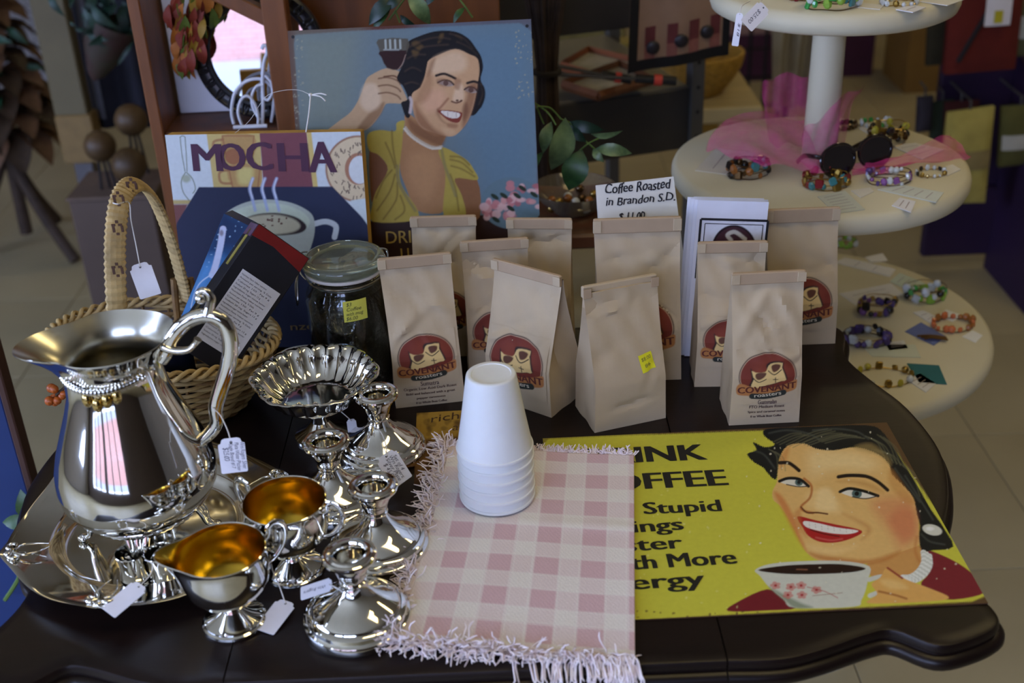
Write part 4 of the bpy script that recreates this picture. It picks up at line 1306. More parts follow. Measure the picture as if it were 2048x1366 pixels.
cs = [candlestick('silver candlestick nearest the front table edge', (716, 1243)), candlestick('silver candlestick against the cloth fringe, second from the front', (760, 1100)),
      candlestick('silver candlestick behind the two-handled sugar bowl', (668, 1006)), candlestick('silver candlestick furthest back, beside the fluted compote', (765, 906))]

def spouted(d, r_gain, z_gain, z0, z1, width):
    def fn(r, z, a):
        k = min(max((z - z0) / (z1 - z0), 0), 1) ** 2
        da = (a - d + PI) % (2 * PI) - PI
        g = math.exp(-(da / width) ** 2) * k
        return r + r_gain * g, z + z_gain * g
    return fn
def cream_set(name, label, px, handles, spout=None, cat='creamer'):
    p = P(*px)
    t = thing(name, label, cat, p)
    fn = spouted(spout, .019, .004, .052, .085, .42) if spout is not None else None
    MB().lathe([(0, .0), (.0290, 0), (.0304, .0018), (.0300, .0040), (.0280, .0052), (.0275, .0066), (.0235, .0085), (.0170, .0110), (.0095, .0160), (.0068, .0215), (.0066, .0255), (.0085, .0280)], 56).build('pedestal_foot', SILVER, t, 30)
    MB().lathe([(.0, .0262), (.0090, .0268), (.0200, .0300), (.0310, .0375), (.0380, .0480), (.0408, .0590), (.0410, .0680), (.0402, .0770), (.0400, .0830), (.0408, .0850), (.0412, .0860), (.0404, .0866), (.0396, .0858)], 64, fn=fn).build('bowl', SILVER, t, 40)
    MB().lathe([(.0, .0282), (.0090, .0288), (.0195, .0318), (.0300, .0390), (.0368, .0490), (.0396, .0590), (.0398, .0680), (.0391, .0770), (.0390, .0830), (.0397, .0857)], 64, fn=fn).build('gilt_lining', GILT, t, 40)
    for h in handles:
        c, s = math.cos(h), math.sin(h)
        q = [(.0385, .050), (.050, .056), (.060, .070), (.061, .086), (.054, .093), (.047, .090), (.046, .083), (.0415, .078)]
        MB().tube(curve3([(r * c, r * s, z) for r, z in q]), [.0036 - .0012 * abs(i / 42 - .5) for i in range(43)], 8, flat=.55).build('scroll_handle', SILVER, t, 60)
    return t, p
cream_set('cream_jug', 'silver cream jug with gilt inside and pouring lip, at the front', (470, 1243), [.55], spout=PI + .18, cat='cream jug')
cream_set('sugar_bowl', 'two-handled silver sugar bowl with gilt inside beside the candlesticks', (590, 1140), [PI - .55, -.35], cat='sugar bowl')

# fluted compote
p = P(628, 748, TZ + .085)
p.z = TZ
co = thing('compote_dish', 'fluted silver compote dish on a foot in front of the glass jar', 'dish', p)
MB().lathe([(0, 0), (.0310, 0), (.0322, .0022), (.0314, .0045), (.0265, .0075), (.0180, .0130), (.0105, .0220), (.0090, .0320), (.0120, .0420), (.0160, .0460)], 56).build('pedestal_foot', SILVER, co, 30)
NF = 22
def flute(r, z, a):
    k = min(max((r - .042) / .016, 0), 1) * (1 - .55 * min(max((r - .064) / .006, 0), 1))
    f = abs(math.sin(a * NF / 2))
    lob = .0022 * math.cos(a * 6) * max(0, (r - .05) / .02)
    return r + k * .0022 * (f - .5) + lob, z - k * .0038 * (f - .5) * (1 if r < .066 else .3)
MB().lathe([(.0, .0470), (.014, .0455), (.030, .0470), (.044, .0520), (.054, .0620), (.060, .0730), (.0645, .0810), (.070, .0832), (.0722, .0838), (.0728, .0850), (.0718, .0860), (.0690, .0854), (.0635, .0832), (.0585, .0745), (.0525, .0640), (.0430, .0545), (.0380, .0525), (.0300, .0515), (.014, .0508), (.0, .0508)], 176, fn=flute).build('fluted_bowl', SILVER, co, 60)

# tray
tc = Vector((-.385, 1.022, TZ))
tr_ = thing('serving_tray', 'round silver serving tray with lobed ornamented rim under the pitcher', 'tray', tc)
A0 = math.radians(24)
def lobes(r, z, a):
    k = min(max((r - .092) / .045, 0), 1)
    w = 6 * (a - A0)
    c = math.cos(w)
    bump_ = math.exp(-(((a - A0 + PI / 6) % (PI / 3) - PI / 6) / .13) ** 2)
    return r * (1 + k * (.018 * (1 - abs(math.sin(w / 2)) ** .7 * 2) + .030 * bump_)), z + k * .0028 * c + k * .003 * bump_
MB().lathe([(0, .0020), (.085, .0020), (.090, .0030), (.096, .0080), (.099, .0110), (.103, .0128), (.118, .0150), (.134, .0195), (.1405, .0215), (.1420, .0212), (.1415, .0198), (.134, .0172), (.118, .0128), (.103, .0104), (.098, .0085), (.090, .0008), (.084, .0002), (0, .0002)], 180, fn=lobes).build('tray_body', SILVER, tr_, 50)
for k in range(6):
    a = A0 + k * PI / 3
    c, s = math.cos(a), math.sin(a)
    X, Y = Vector((c, s, .12)), Vector((-s, c, 0))
    o = MB()
    base = Vector((.1375 * c, .1375 * s, .0262))
    o.ball(base + X * .003, .0045, 10, 6, (1, 1, .5))
    for sg in (-1, 1):
        o.tube(curve3([base + Y * (sg * q) + X * w + Vector((0, 0, .0006)) for q, w in ((.002, -.001), (.008, .003), (.013, -.001), (.011, -.006), (.007, -.004))], 5), [.0018] * 21, 6)
        o.tube(curve3([base + Y * (sg * q) + X * w for q, w in ((.003, -.004), (.009, -.012), (.007, -.026), (.003, -.036))], 5), [.0015 - .00007 * i for i in range(16)], 6)
    o.build('rim_ornament', SILVER, tr_, 60)

# pitcher
pc_ = Vector((-.387, 1.018, TZ + .0022))
pi = thing('water_pitcher', 'tall polished silver water pitcher with scroll handle on the tray', 'pitcher', pc_)
SP = PI + .12
def mouth(r, z, a):
    k = min(max((z - .185) / .050, 0), 1)
    da = (a - SP + PI) % (2 * PI) - PI
    g = math.exp(-(da / .50) ** 2) * k ** 1.4
    g2 = math.exp(-((abs(da) - .80) / .30) ** 2) * k
    hb = math.exp(-((abs(da) - PI) / .7) ** 2) * k
    return r + .029 * g - .004 * g2 + .004 * hb, z - .003 * g + .004 * hb
body = [(0, .0365), (.020, .0360), (.040, .0375), (.058, .0420), (.0705, .0510), (.0775, .0640), (.0795, .0790), (.0775, .0960), (.0720, .1150), (.0635, .1370), (.0550, .1590), (.0485, .1790), (.0455, .1950), (.0450, .2050), (.0470, .2140), (.0515, .2220), (.0565, .2285), (.0590, .2320), (.0598, .2335), (.0590, .2345)]
MB().lathe(body, 96, fn=mouth).build('pitcher_body', SILVER, pi, 60)
inn = [(.0590, .2345), (.0560, .2300), (.0505, .2225), (.0458, .2140), (.0435, .2050), (.0440, .1950), (.0478, .1800), (.0535, .1590), (.0620, .1370), (.0700, .1150), (.0755, .0960), (.0770, .0790), (.060, .055), (0, .045)]
MB().lathe(inn, 96, fn=mouth).build('pitcher_lining', SILVER_SOFT, pi, 60)
hp = [PY(x, y, 1.018 - .006) - pc_ for x, y in ((322, 722), (333, 705), (345, 675), (368, 648), (398, 633), (428, 634), (452, 652), (461, 690), (455, 735), (441, 780), (431, 815), (433, 845), (420, 866), (398, 885))]
n_h = (len(hp) - 1) * 5 + 1
MB().tube(curve3(hp, 5), [.0064 + .0016 * math.sin(i / n_h * PI) for i in range(n_h)], 10, flat=.7).build('scroll_handle', SILVER, pi, 60)
hb = MB()
q0 = PY(424, 632, 1.012) - pc_
hb.tube(curve3([q0 + Vector(v) for v in ((-.004, 0, .002), (0, 0, .010), (.002, 0, .020), (-.003, 0, .027), (-.009, 0, .024), (-.008, 0, .018))], 5), [.0055 - .00012 * i for i in range(26)], 8)
hb.ball(q0 + Vector((-.008, 0, .019)), .0055)
hb.build('thumb_scroll', SILVER, pi, 60)
hb = MB()
q0 = PY(345, 688, 1.010) - pc_
hb.tube(curve3([q0 + Vector(v) for v in ((-.010, 0, -.002), (0, -.002, -.006), (.014, -.002, -.006), (.022, 0, .000), (.025, 0, .004))], 5), [.0050, .0048, .0046, .0044, .0042, .004, .004, .004, .0038, .0036, .0034, .0032, .003, .003, .003, .0032, .0034, .0036, .0038, .004, .004], 8)
hb.build('leaf_scroll', SILVER, pi, 60)
for k, (da, zz_) in enumerate([(1.15, .205), (1.35, .200), (1.55, .204), (1.75, .207)]):
    a = SP + da
    MB().ball((.0475 * math.cos(a), .0475 * math.sin(a), zz_ - .012), .0062, 10, 8, (.8, .8, 1.3)).build('applied_bud', mat('gilt_reflecting_silver', (206, 178, 110), .12, 1.0, .05), pi)
gb = MB()
for k in range(26):
    a = SP + .35 + k * (2.0 / 25)
    gb.ball((.0475 * math.cos(a), .0475 * math.sin(a), .2065 - .006 * math.sin(k / 25 * PI)), .0032, 8, 5)
gb.build('beaded_garland', SILVER, pi)['kind'] = 'stuff'
gd = MB()
gd.tube([Vector(((.052 + .0012 * (k % 2)) * math.cos(2 * PI * k / 96), (.052 + .0012 * (k % 2)) * math.sin(2 * PI * k / 96), .0385)) for k in range(96)], .0048, 8, closed=True)
gd.build('gadrooned_ring', SILVER, pi, 60)
for k in range(4):
    a = -PI / 2 + .1 + k * PI / 2
    c, s = math.cos(a), math.sin(a)
    f = MB()
    for o in (-.010, 0, .010):
        f.tube(curve3([(.050 * c - o * s, .050 * s + o * c, .040), (.057 * c - o * .7 * s, .057 * s + o * .7 * c, .024), (.060 * c - o * .35 * s, .060 * s + o * .35 * c, .010), (.068 * c, .068 * s, .0035)], 5), [.0042 - .00012 * i for i in range(16)], 8)
    f.ball((.069 * c, .069 * s, .0042), .0044, 10, 6, (1.3, 1.3, 1))
    f.build('scroll_foot', SILVER, pi, 60)
# two little cups on the tray
for lab, px, tilt in (('small silver napkin ring on the tray, tag tied to it', (272, 1150), .25), ('small silver napkin ring touching the cream jug spout', (330, 1150), -.1)):
    q = P(*px, TZ + .003)
    o = MB().lathe([(.0125, 0), (.0150, .0006), (.0146, .004), (.0138, .008), (.0140, .020), (.0156, .0285), (.0160, .0295), (.0152, .0298), (.0132, .0200), (.0130, .008), (.0125, .002), (.0125, 0)], 40).build('napkin_ring', SILVER, None, 40)
    o.location = (q.x, q.y, TZ + .0026)
    tag(o, lab, 'napkin ring', 'napkin rings')

# tags around the silver
price_tag('white price tag with handwriting hanging from the pitcher handle', PY(461, 876, .975), PY(470, 945, .962), .0255, (.05, -.9, .4), [PY(455, 860, .985), PY(440, 830, 1.004), PY(426, 817, 1.006), PY(424, 812, 1.016), PY(440, 815, 1.018)],
          [('Wm Rogers Silver', (.33, .85), (.33, .08), .0042), ('Plate Water Pitcher', (.12, .86), (.12, .04), .0040), ('Eagle Brand #17', (-.08, .84), (-.08, .12), .0038), ('$25.00', (-.32, .74), (-.32, .36), .0052)])
price_tag('blank white price tag on the tray front, tied to a napkin ring', P(283, 1170, TZ + .030), P(216, 1226, TZ + .024), .0195, (-.1, -.4, .9), [P(300, 1150, TZ + .03), P(305, 1128, TZ + .032), P(290, 1120, TZ + .031)])
price_tag('blank white price tag lying between cream jug and front candlestick', P(575, 1203, TZ + .006), P(528, 1264, TZ + .0015), .0215, (0, -.12, 1), [P(558, 1170, TZ + .02), P(545, 1140, TZ + .04), P(540, 1110, TZ + .055)])
price_tag('narrow white price tag sticking out behind the front candlestick', P(664, 1168, TZ + .040), P(602, 1188, TZ + .024), .013, (0, -.5, .85), [P(680, 1180, TZ + .045), P(700, 1196, TZ + .044), P(720, 1180, TZ + .046)], [('Wm Rogers', (-.1, .8), (-.1, .1), .003)])
price_tag('handwritten white price tag resting on the furthest candlestick base', P(770, 908, TZ + .026), P(806, 966, TZ + .012), .0255, (-.1, -.75, .65), [P(772, 890, TZ + .034), P(760, 862, TZ + .047), P(740, 850, TZ + .049), P(728, 856, TZ + .050)],
          [('Set of 4', (.25, .80), (.25, .30), .0040), ('Wm Rogers', (.08, .84), (.08, .12), .0040), ('Silver Plate', (-.1, .84), (-.1, .1), .0040), ('$ 45.00', (-.3, .75), (-.3, .25), .0046)])
price_tag('tiny white price tag tucked under the compote bowl', P(702, 838, TZ + .03), P(706, 866, TZ + .016), .011, (0, -.8, .6), [P(690, 830, TZ + .04), P(672, 815, TZ + .05)])
# ================================================================ wicker basket and its boxes
WICK = mat('pale_wicker', (186, 158, 104), .65, 0, .28, 60, bump=.2, bs=300)
WICK2 = mat('brown_wicker', (132, 100, 56), .65, 0, .3, 60, bump=.2, bs=300)
BC = Vector((-.419, 1.276, TZ))
bk = thing('wicker_basket', 'oval woven wicker basket with tall wrapped handle behind the pitcher', 'basket', BC)
def rim_r(k):
    return (.082 + .052 * k ** .8, .062 + .036 * k ** .8)
BHt = .092
NST = 26
def wall(a, k, off=0.0):
    rx, ry = rim_r(k)
    z = .004 + BHt * k + .010 * k * math.cos(a - PI)
    return Vector(((rx + off) * math.cos(a), (ry + off) * math.sin(a), z))
for k in range(NST):
    a = 2 * PI * k / NST
    MB().tube([wall(a, t_) for t_ in np.linspace(0, 1, 7)], .0022, 6).build('stake', WICK2, bk)
rows = 19
for r in range(rows):
    t_ = (r + .5) / rows
    n = NST * 6
    pts = []
    for i in range(n):
        a = 2 * PI * i / n
        off = .0034 * math.cos(a * NST / 2 + PI * r)
        pts.append(wall(a, t_, off) + Vector((0, 0, .0008 * math.sin(7 * a + r))))
    MB().tube(pts, .0026, 6, closed=True).build('weaver', WICK if r % 4 else WICK2, bk, 60)
for ph in range(3):
    n = 216
    pts = []
    for i in range(n):
        a = 2 * PI * i / n
        q = 18 * a + ph * 2 * PI / 3
        pts.append(wall(a, 1.0, .0055 * math.cos(q)) + Vector((0, 0, .004 + .0045 * math.sin(q))))
    MB().tube(pts, .0028, 6, closed=True).build('braided_rim', WICK, bk, 60)
MB().lathe([(0, .0), (.078, 0), (.082, .004), (0, .006)], 40, M=Matrix.Diagonal((1, .8, 1))).build('woven_base', WICK2, bk)
# handle
f0 = PY(236, 655, 1.170) - BC
f1 = PY(372, 600, 1.352) - BC
hpts = [f0, PY(231, 560, 1.172) - BC, PY(231, 470, 1.180) - BC, PY(243, 395, 1.205) - BC, PY(272, 368, 1.245) - BC, PY(305, 395, 1.290) - BC, PY(338, 470, 1.325) - BC, PY(360, 545, 1.345) - BC, f1]
hc = curve3(hpts, 14)
rad = [.0112 * (1 + .07 * (1 if i % 2 else -1)) for i in range(len(hc))]
MB().tube(hc, rad, 12, flat=.42, up=(1, .5, 0)).build('wrapped_handle', WICK, bk, 12)
for s in (-1, 1):
    MB().tube(curve3([f0 + Vector((s * .008, 0, .004)), f0 + Vector((s * .007, .004, -.03)), f0 + Vector((s * .006, .012, -.055))], 4), .0045, 8).build('handle_root', WICK2, bk)
    MB().tube(curve3([f1 + Vector((s * .010, 0, .03)), f1 + Vector((s * .012, -.004, .0)), f1 + Vector((s * .012, -.012, -.03))], 4), .0045, 8).build('handle_root', WICK2, bk)
for x, y, Y in ((236, 458, 1.170), (236, 542, 1.162), (238, 400, 1.188), (264, 373, 1.226)):
    mb = MB()
    q = PY(x, y, Y - .0095) - BC
    for dx, dz, w, h in ((-.004, .0045, .004, .0022), (.003, .0045, .004, .0022), (-.0045, 0, .0026, .007), (.0045, 0, .0026, .007), (-.001, -.0055, .003, .0025), (0, .008, .003, .003)):
        mb.box(q + Vector((dx, 0, dz)), (w, .0012, h))
    mb.build('woven_motif', mat('motif_brown', (74, 46, 28), .7), bk, 0)['kind'] = 'stuff'
price_tag('blank white price tag hanging inside the basket handle', PY(278, 527, 1.186), PY(302, 593, 1.176), .0240, (.1, -.95, .1), [PY(272, 490, 1.19), PY(262, 440, 1.192), PY(258, 405, 1.19), PY(236, 408, 1.166), PY(226, 406, 1.176)])
sb_ = bk

def carton(name, label, A_, n, B_, D_, depth):
    """front face corner A (top), B along the short top edge, D down the long edge, all photo points on the plane through A"""
    a0, n = Vector(A_[2]), Vector(n).normalized()
    a = a0
    b, d = PP(*B_, a, n), PP(*D_, a, n)
    M = frame(a, b - a, a - d)
    w, L = (b - a).length, (a - d).length
    t = thing(name, label, 'box', M=M)
    return t, M, w, L
a = PY(519, 447, 1.285)
t, M, w, L = carton('chocolate_carton', 'black carton with red band and nutrition panel tilted in the basket', (0, 0, a), (.42, -.86, .25), (619, 517), (395, 640), .036)
L = .168
MB().box((w / 2, -L / 2, -.019), (w, L, .038), bev=.0008).build('carton_body', mat('black_carton', (14, 13, 20), .55, 0, .1, 20), t, 0)
MB().prism([(0, -.001), (w - .001, -.001), (w - .001, -.020), (w * .4, -.013), (0, -.016)], .0001, .0005).build('red_band', mat('carton_red', (112, 26, 22), .4), t, 0)
MB().box((w * .56, -L * .60, .0002), (w * .74, L * .56, .0006)).build('nutrition_panel', mat('panel_white', (206, 206, 210), .6, 0, .02), t, 0)
ln = MB()
for k in range(20):
    put_text(ln, ['Nutrition Facts Valeur nutritive', 'Amount per serving  % Daily', 'Calories 150   Fat 9 g', 'Sodium 20 mg  Sugars 12 g', 'Ingredients sugar cocoa butter'][k % 5], (w * .22, -L * .355 - k * .0043), (w * (.84 if k % 3 else .70), -L * .355 - k * .0043), .0020, 0, z=.0007)
ln.build('fine_print', mat('fine_print_ink', (70, 70, 76), .7), t, 0)['kind'] = 'stuff'
Rm = Matrix.Rotation(PI / 2, 3, 'Y')
bd = MB()
bd.box((-.0004, -.034, -.018), (.0006, .050, .009))
bd.build('gold_badge', mat('badge_gold', (150, 138, 60), .5), t, 0)
bd = MB()
bd.box((-.0004, -.112, -.016), (.0006, .022, .012))
bd.build('gold_badge', mat('badge_dim_gold', (70, 62, 34), .5), t, 0)
MB().box((-.0004, -.010, -.018), (.0006, .016, .034)).build('plum_panel', mat('carton_plum', (92, 62, 84), .4), t, 0)
a = PY(448, 426, 1.335)
t, M, w, L = carton('cocoa_carton', 'tall blue starry carton with a white spoon, leaning in the basket', (0, 0, a), (-.12, -.96, .25), (500, 452), (348, 636), .03)
L = .150
MB().box((w / 2, -L / 2, -.014), (w, L, .028), bev=.0008).build('carton_body', mat('carton_navy', (24, 44, 84), .4), t, 0)
pt = Paint(M, w - .001, L - .001, .0008, .0005, -L + .0005)
pt.base((30, 74, 120))
pt.fill([(440, 420), (505, 450), (480, 500), (420, 500)], (22, 38, 74), 30, .8, 0)
pt.fill([(400, 520), (440, 520), (400, 650), (330, 650)], (88, 150, 210), 40, .9, 0)
for k in range(70):
    pt.oval((random.uniform(380, 500), random.uniform(430, 560)), random.uniform(.8, 2), random.uniform(.8, 2), (150, 186, 216), 1, .8)
pt.line([(446, 458), (440, 495), (430, 535), (424, 550)], 13, (196, 202, 226), 2)
pt.oval((443, 466), 4, 6, (120, 110, 120), 3, .8)
pt.line([(424, 548), (400, 566), (388, 590), (382, 615)], 2.4, (196, 214, 236), 1.4)
pt.build('printed_face', PRINT, t)
# dark packets low in the basket
for lab, px, Y, rz in (('dark blue packet low in the basket beside the blue carton', (322, 646), 1.235, .3)  ,):
    q = PY(*px, Y)
    t = thing('foil_packet', lab, 'packet', (q.x, q.y, TZ + .006), rz)
    mb = MB()
    def pil(u, v):
        b_ = .010 * (math.sin(PI * u) * math.sin(PI * v)) ** .5
        return Vector(((u - .5) * .058, -b_ + .10 * (v - .5) * .25, .005 + v * (q.z - TZ) * .8))
    mb.grid(pil, 8, 8)
    mb.grid(lambda u, v: Vector((pil(1 - u, v).x, .004 - pil(1 - u, v).y + .05 * (v - .5), pil(u, v).z)), 8, 8)
    mb.build('packet_film', mat('navy_foil', (18, 24, 44), .3, .3), t)
    MB().box((0, .0126, .004 + (q.z - TZ) * .8), (.058, .003, .006)).build('crimped_seal', mat('foil_seal', (40, 44, 60), .4, .4), t, 0)

# ================================================================ three-tier jewellery stand
DX, DY = .468, 1.690
STW = mat('stand_white', (206, 198, 168), .55, 0, .03, 8)
sd = thing('tiered_display_stand', 'cream three-tier round jewellery stand on a thick column', 'display stand', (DX, DY, 0))
TIERS = [(1.128, .170, .030), (.872, .217, .032), (.602, .286, .030)]
for z, r, th in TIERS:
    MB().lathe([(0, z - th), (r - .010, z - th), (r - .003, z - th + .004), (r, z - th + .012), (r, z - .012), (r - .003, z - .004), (r - .010, z), (0, z)], 96).build('tier_disc', STW, sd, 50)
for z0, z1, r0, r1 in ((.872, 1.098, .0255, .0225), (.602, .838, .032, .029), (.03, .572, .040, .036)):
    MB().lathe([(r0, z0), (r1, z1)], 40).build('column', STW, sd)
MB().lathe([(0, 0), (.17, 0), (.17, .02), (.15, .03), (0, .03)], 64).build('floor_base', STW, sd, 40)
MB().lathe([(.0225, 1.078), (.030, 1.086), (.062, 1.0975), (0, 1.0975)], 40).build('collar', STW, sd)

GEMC = {'green': (60, 150, 70), 'lime': (130, 170, 60), 'purple': (82, 62, 118), 'amber': (150, 92, 40), 'red': (120, 30, 36), 'orange': (196, 104, 56), 'teal': (60, 120, 124), 'clear': (196, 200, 196), 'black': (30, 26, 26), 'gold': (160, 130, 60), 'violet': (130, 80, 140), 'yellow': (176, 164, 50), 'bronze': (96, 70, 40)}
def gem(c):
    return mat('bead_' + c, GEMC[c], .2 if c not in ('gold', 'bronze') else .3, .0 if c not in ('gold', 'bronze') else .9, .1, 80, coat=.4)
_BEAD = {}
def bead_mesh(c, kind):
    if (c, kind) not in _BEAD:
        mb = MB()
        if kind == 'square':
            mb.box((0, 0, 0), (2, 1, 2.2), bev=.3)
        elif kind == 'chip':
            mb.ball((0, 0, 0), 1, 6, 4, (1, .8, 1.2))
        else:
            mb.ball((0, 0, 0), 1, 8, 6)
        me = bpy.data.meshes.new('bead')
        me.from_pydata(mb.v, [], mb.f)
        me.polygons.foreach_set('use_smooth', [kind == 'round'] * len(me.polygons))
        me.materials.append(gem(c))
        _BEAD[(c, kind)] = me
    return _BEAD[(c, kind)]
def bracelet(label, px, z, r, cols, bs=.004, rz=0.0, tall=.010, n=18, lie=False):
    q = P(*px, z)
    t = thing('bracelet', label, 'bracelet', (q.x, q.y, z), rz, 'beaded bracelets on the stand')
    rr = random.Random(label)
    ry = r * .72
    wires = MB()
    lv = (.0016,) if lie else (.0016, tall * .5, tall)
    for zz_ in lv:
        wires.tube([Vector((r * math.cos(a), ry * math.sin(a), zz_ + .0007 * math.sin(5 * a))) for a in np.linspace(0, 2 * PI, 36, endpoint=False)], .0007, 5, closed=True)
    wires.build('wire_band', gem('bronze' if 'gold' not in cols else 'gold'), t, 60)
    for k in range(n):
        a = 2 * PI * k / n + rr.uniform(-.08, .08)
        c = rr.choice(cols)
        kind = rr.choice(['round', 'chip', 'chip', 'square'])
        s = bs * rr.uniform(.65, 1.25)
        o = obj('bead', bead_mesh(c, kind), t)
        zz_ = s * 1.1 if lie else max(s, rr.uniform(.2, 1.0) * tall)
        o.location = (r * math.cos(a), ry * math.sin(a), zz_)
        o.rotation_euler = (rr.uniform(-.4, .4), rr.uniform(-.4, .4), a + PI / 2)
        o.scale = (s, s, s)
    return t
ZT, ZM, ZL = TIERS[0][0], TIERS[1][0], TIERS[2][0]
bracelet('amber and bronze wire bracelet at the far side of the middle tier', (1495, 350), ZM, .030, ['bronze', 'amber', 'teal', 'black'], .0055, .2, .020, 22)
bracelet('dark red stone bracelet in front of the sunglasses', (1650, 372), ZM, .030, ['amber', 'red', 'gold', 'teal'], .0055, -.1, .018, 22)
bracelet('purple and silver bead bracelet beside the sunglasses lens', (1778, 362), ZM, .031, ['purple', 'violet', 'clear', 'clear'], .0045, .15, .013, 20)
bracelet('thin bracelet with black beads near the middle tier edge', (1862, 348), ZM, .022, ['black', 'clear', 'gold'], .0032, .3, .004, 14, True)
bracelet('tangled bronze and yellow wire cuff behind the sunglasses', (1775, 285), ZM, .030, ['bronze', 'gold', 'black', 'yellow'], .0058, .5, .028, 26)
bracelet('thin dark bracelet behind the column', (1690, 255), ZM, .020, ['bronze', 'black', 'bronze'], .0040, .4, .007, 14, True)
bracelet('green clover bead bracelet on a white card', (1752, 250), ZM, .024, ['green', 'clear', 'clear'], .0042, .2, .005, 12, True)
bracelet('bright green glass bead bracelet on the top tier', (1665, 14), ZT, .034, ['green', 'lime', 'clear', 'teal'], .0058, .1, .020, 24)
bracelet('dark red bead bracelet on the top tier', (1606, -2), ZT, .020, ['red', 'red', 'amber'], .0045, .1, .008, 14)
bracelet('white and clear bead bracelet at the top tier rim', (1800, 8), ZT, .024, ['clear', 'gold', 'clear'], .0035, .2, .006, 14, True)
bracelet('green and silver bracelet near the large bag on the lowest tier', (1690, 492), ZL, .020, ['green', 'clear', 'clear', 'lime'], .0046, .1, .013, 14)
bracelet('wide green bead bracelet in the centre of the lowest tier', (1850, 594), ZL, .032, ['green', 'lime', 'clear', 'black'], .0062, .0, .020, 24)
bracelet('dark purple bracelet on a white card on the lowest tier', (1752, 622), ZL, .029, ['purple', 'black', 'violet', 'gold'], .0058, .2, .020, 22)
bracelet('navy and purple bracelet beside the table edge', (1732, 682), ZL, .034, ['purple', 'purple', 'black', 'clear'], .0062, -.1, .014, 24)
bracelet('orange bead bracelet at the right rim of the lowest tier', (1905, 652), ZL, .032, ['orange', 'orange', 'amber'], .0055, .2, .006, 16, True)
bracelet('yellow bead bracelet close to the table on the lowest tier', (1768, 756), ZL, .038, ['yellow', 'gold', 'clear'], .0050, -.1, .005, 12, True)

def flat_card(label, pts, z, col=(214, 210, 198), lines=0, name='jewellery_card', lift=0.0):
    w = [P(x, y, z + .0016) for x, y in pts]
    c = sum(w, Vector()) / 4
    t = thing(name, label, 'card', (c.x, c.y, z + .0004))
    loc = [p - Vector((c.x, c.y, z + .0004)) for p in w]
    for k, p in enumerate(loc):
        p.z = lift * (1 if k in (1, 2) else 0)
    key = 'card_%d_%d_%d' % col
    mb = MB()
    mb.add(loc + [p + Vector((0, 0, .0008)) for p in loc], [(3, 2, 1, 0), (4, 5, 6, 7), (0, 1, 5, 4), (1, 2, 6, 5), (2, 3, 7, 6), (3, 0, 4, 7)])
    mb.build('card_sheet', mat(key, col, .7, 0, .03), t, 0)
    ln = MB()
    for k in range(lines):
        v = (k + 1) / (lines + 1)
        a, b = loc[0] * (1 - v) + loc[3] * v, loc[1] * (1 - v) + loc[2] * v
        p, q = a * .85 + b * .15, a * .2 + b * .8
        d = (q - p).normalized()
        n = Vector((-d.y, d.x, 0)) * .0006
        u = Vector((0, 0, .0010))
        ln.add([p - n + u, q - n + u, q + n + u, p + n + u], [(0, 1, 2, 3)])
    if lines:
        ln.build('printed_lines', mat('card_ink', (150, 138, 140), .8), t, 0)['kind'] = 'stuff'
    return t
flat_card('white card under the amber wire bracelet', [(1390, 340), (1432, 295), (1510, 305), (1480, 352)], ZM, lines=2)
flat_card('white card under the bronze cuff near the tulle', [(1780, 290), (1830, 285), (1890, 298), (1845, 318)], ZM, lines=3)
flat_card('pale printed card in front of the dark red bracelet', [(1635, 392), (1690, 380), (1730, 418), (1672, 426)], ZM, (196, 200, 186), 6)
flat_card('pale printed card under the purple bead bracelet', [(1755, 378), (1800, 368), (1888, 384), (1872, 404)], ZM, (200, 206, 196), 4)
flat_card('white card behind the purple bead bracelet', [(1735, 345), (1760, 328), (1800, 346), (1770, 362)], ZM)
flat_card('white card holding the green clover bracelet', [(1716, 254), (1768, 240), (1790, 256), (1740, 268)], ZM)
flat_card('tiny white tag beside the thin black bracelet', [(1880, 336), (1905, 328), (1922, 338), (1896, 350)], ZM)
flat_card('white tag beside the dark red bracelet stone', [(1702, 380), (1740, 374), (1748, 382), (1722, 394)], ZM)
flat_card('house-shaped white tag near the front rim of the middle tier', [(1784, 410), (1800, 394), (1832, 402), (1822, 424)], ZM, (222, 222, 226), 2)
flat_card('white tag lying beside the green glass bracelet', [(1700, 12), (1722, 4), (1768, 10), (1760, 18)], ZT)
flat_card('white tag at the front of the top tier', [(1792, 18), (1822, 8), (1852, 14), (1826, 24)], ZT, (222, 222, 226), 1)
flat_card('large white card overhanging the top tier rim', [(1840, 2), (1870, -12), (1945, -8), (1895, 10)], ZT)
flat_card('white display card at the far side of the lowest tier', [(1670, 524), (1690, 514), (1792, 538), (1780, 552)], ZL, lines=2)
flat_card('white card under the dark purple bracelet', [(1680, 586), (1782, 566), (1808, 588), (1712, 610)], ZL, lines=2)
flat_card('pale green card behind the wide green bracelet', [(1780, 562), (1800, 545), (1850, 566), (1825, 582)], ZL, (190, 200, 178), 3)
flat_card('white tag near the far rim of the lowest tier', [(1730, 514), (1765, 506), (1776, 520), (1742, 524)], ZL)
flat_card('blue card with gold pendant on the lowest tier', [(1810, 662), (1842, 644), (1892, 672), (1868, 690)], ZL, (96, 108, 156))
flat_card('teal card near the front of the lowest tier', [(1814, 726), (1878, 730), (1894, 768), (1838, 764)], ZL, (40, 104, 110))
flat_card('white tag over the teal card', [(1812, 758), (1840, 746), (1872, 766), (1852, 784)], ZL, (214, 214, 214), 3)
flat_card('pale green card beside the navy bracelet', [(1725, 690), (1830, 688), (1842, 714), (1745, 712)], ZL, (196, 200, 178))
flat_card('white tag on the pale green card', [(1770, 684), (1808, 680), (1816, 696), (1778, 700)], ZL, (214, 214, 210), 2)
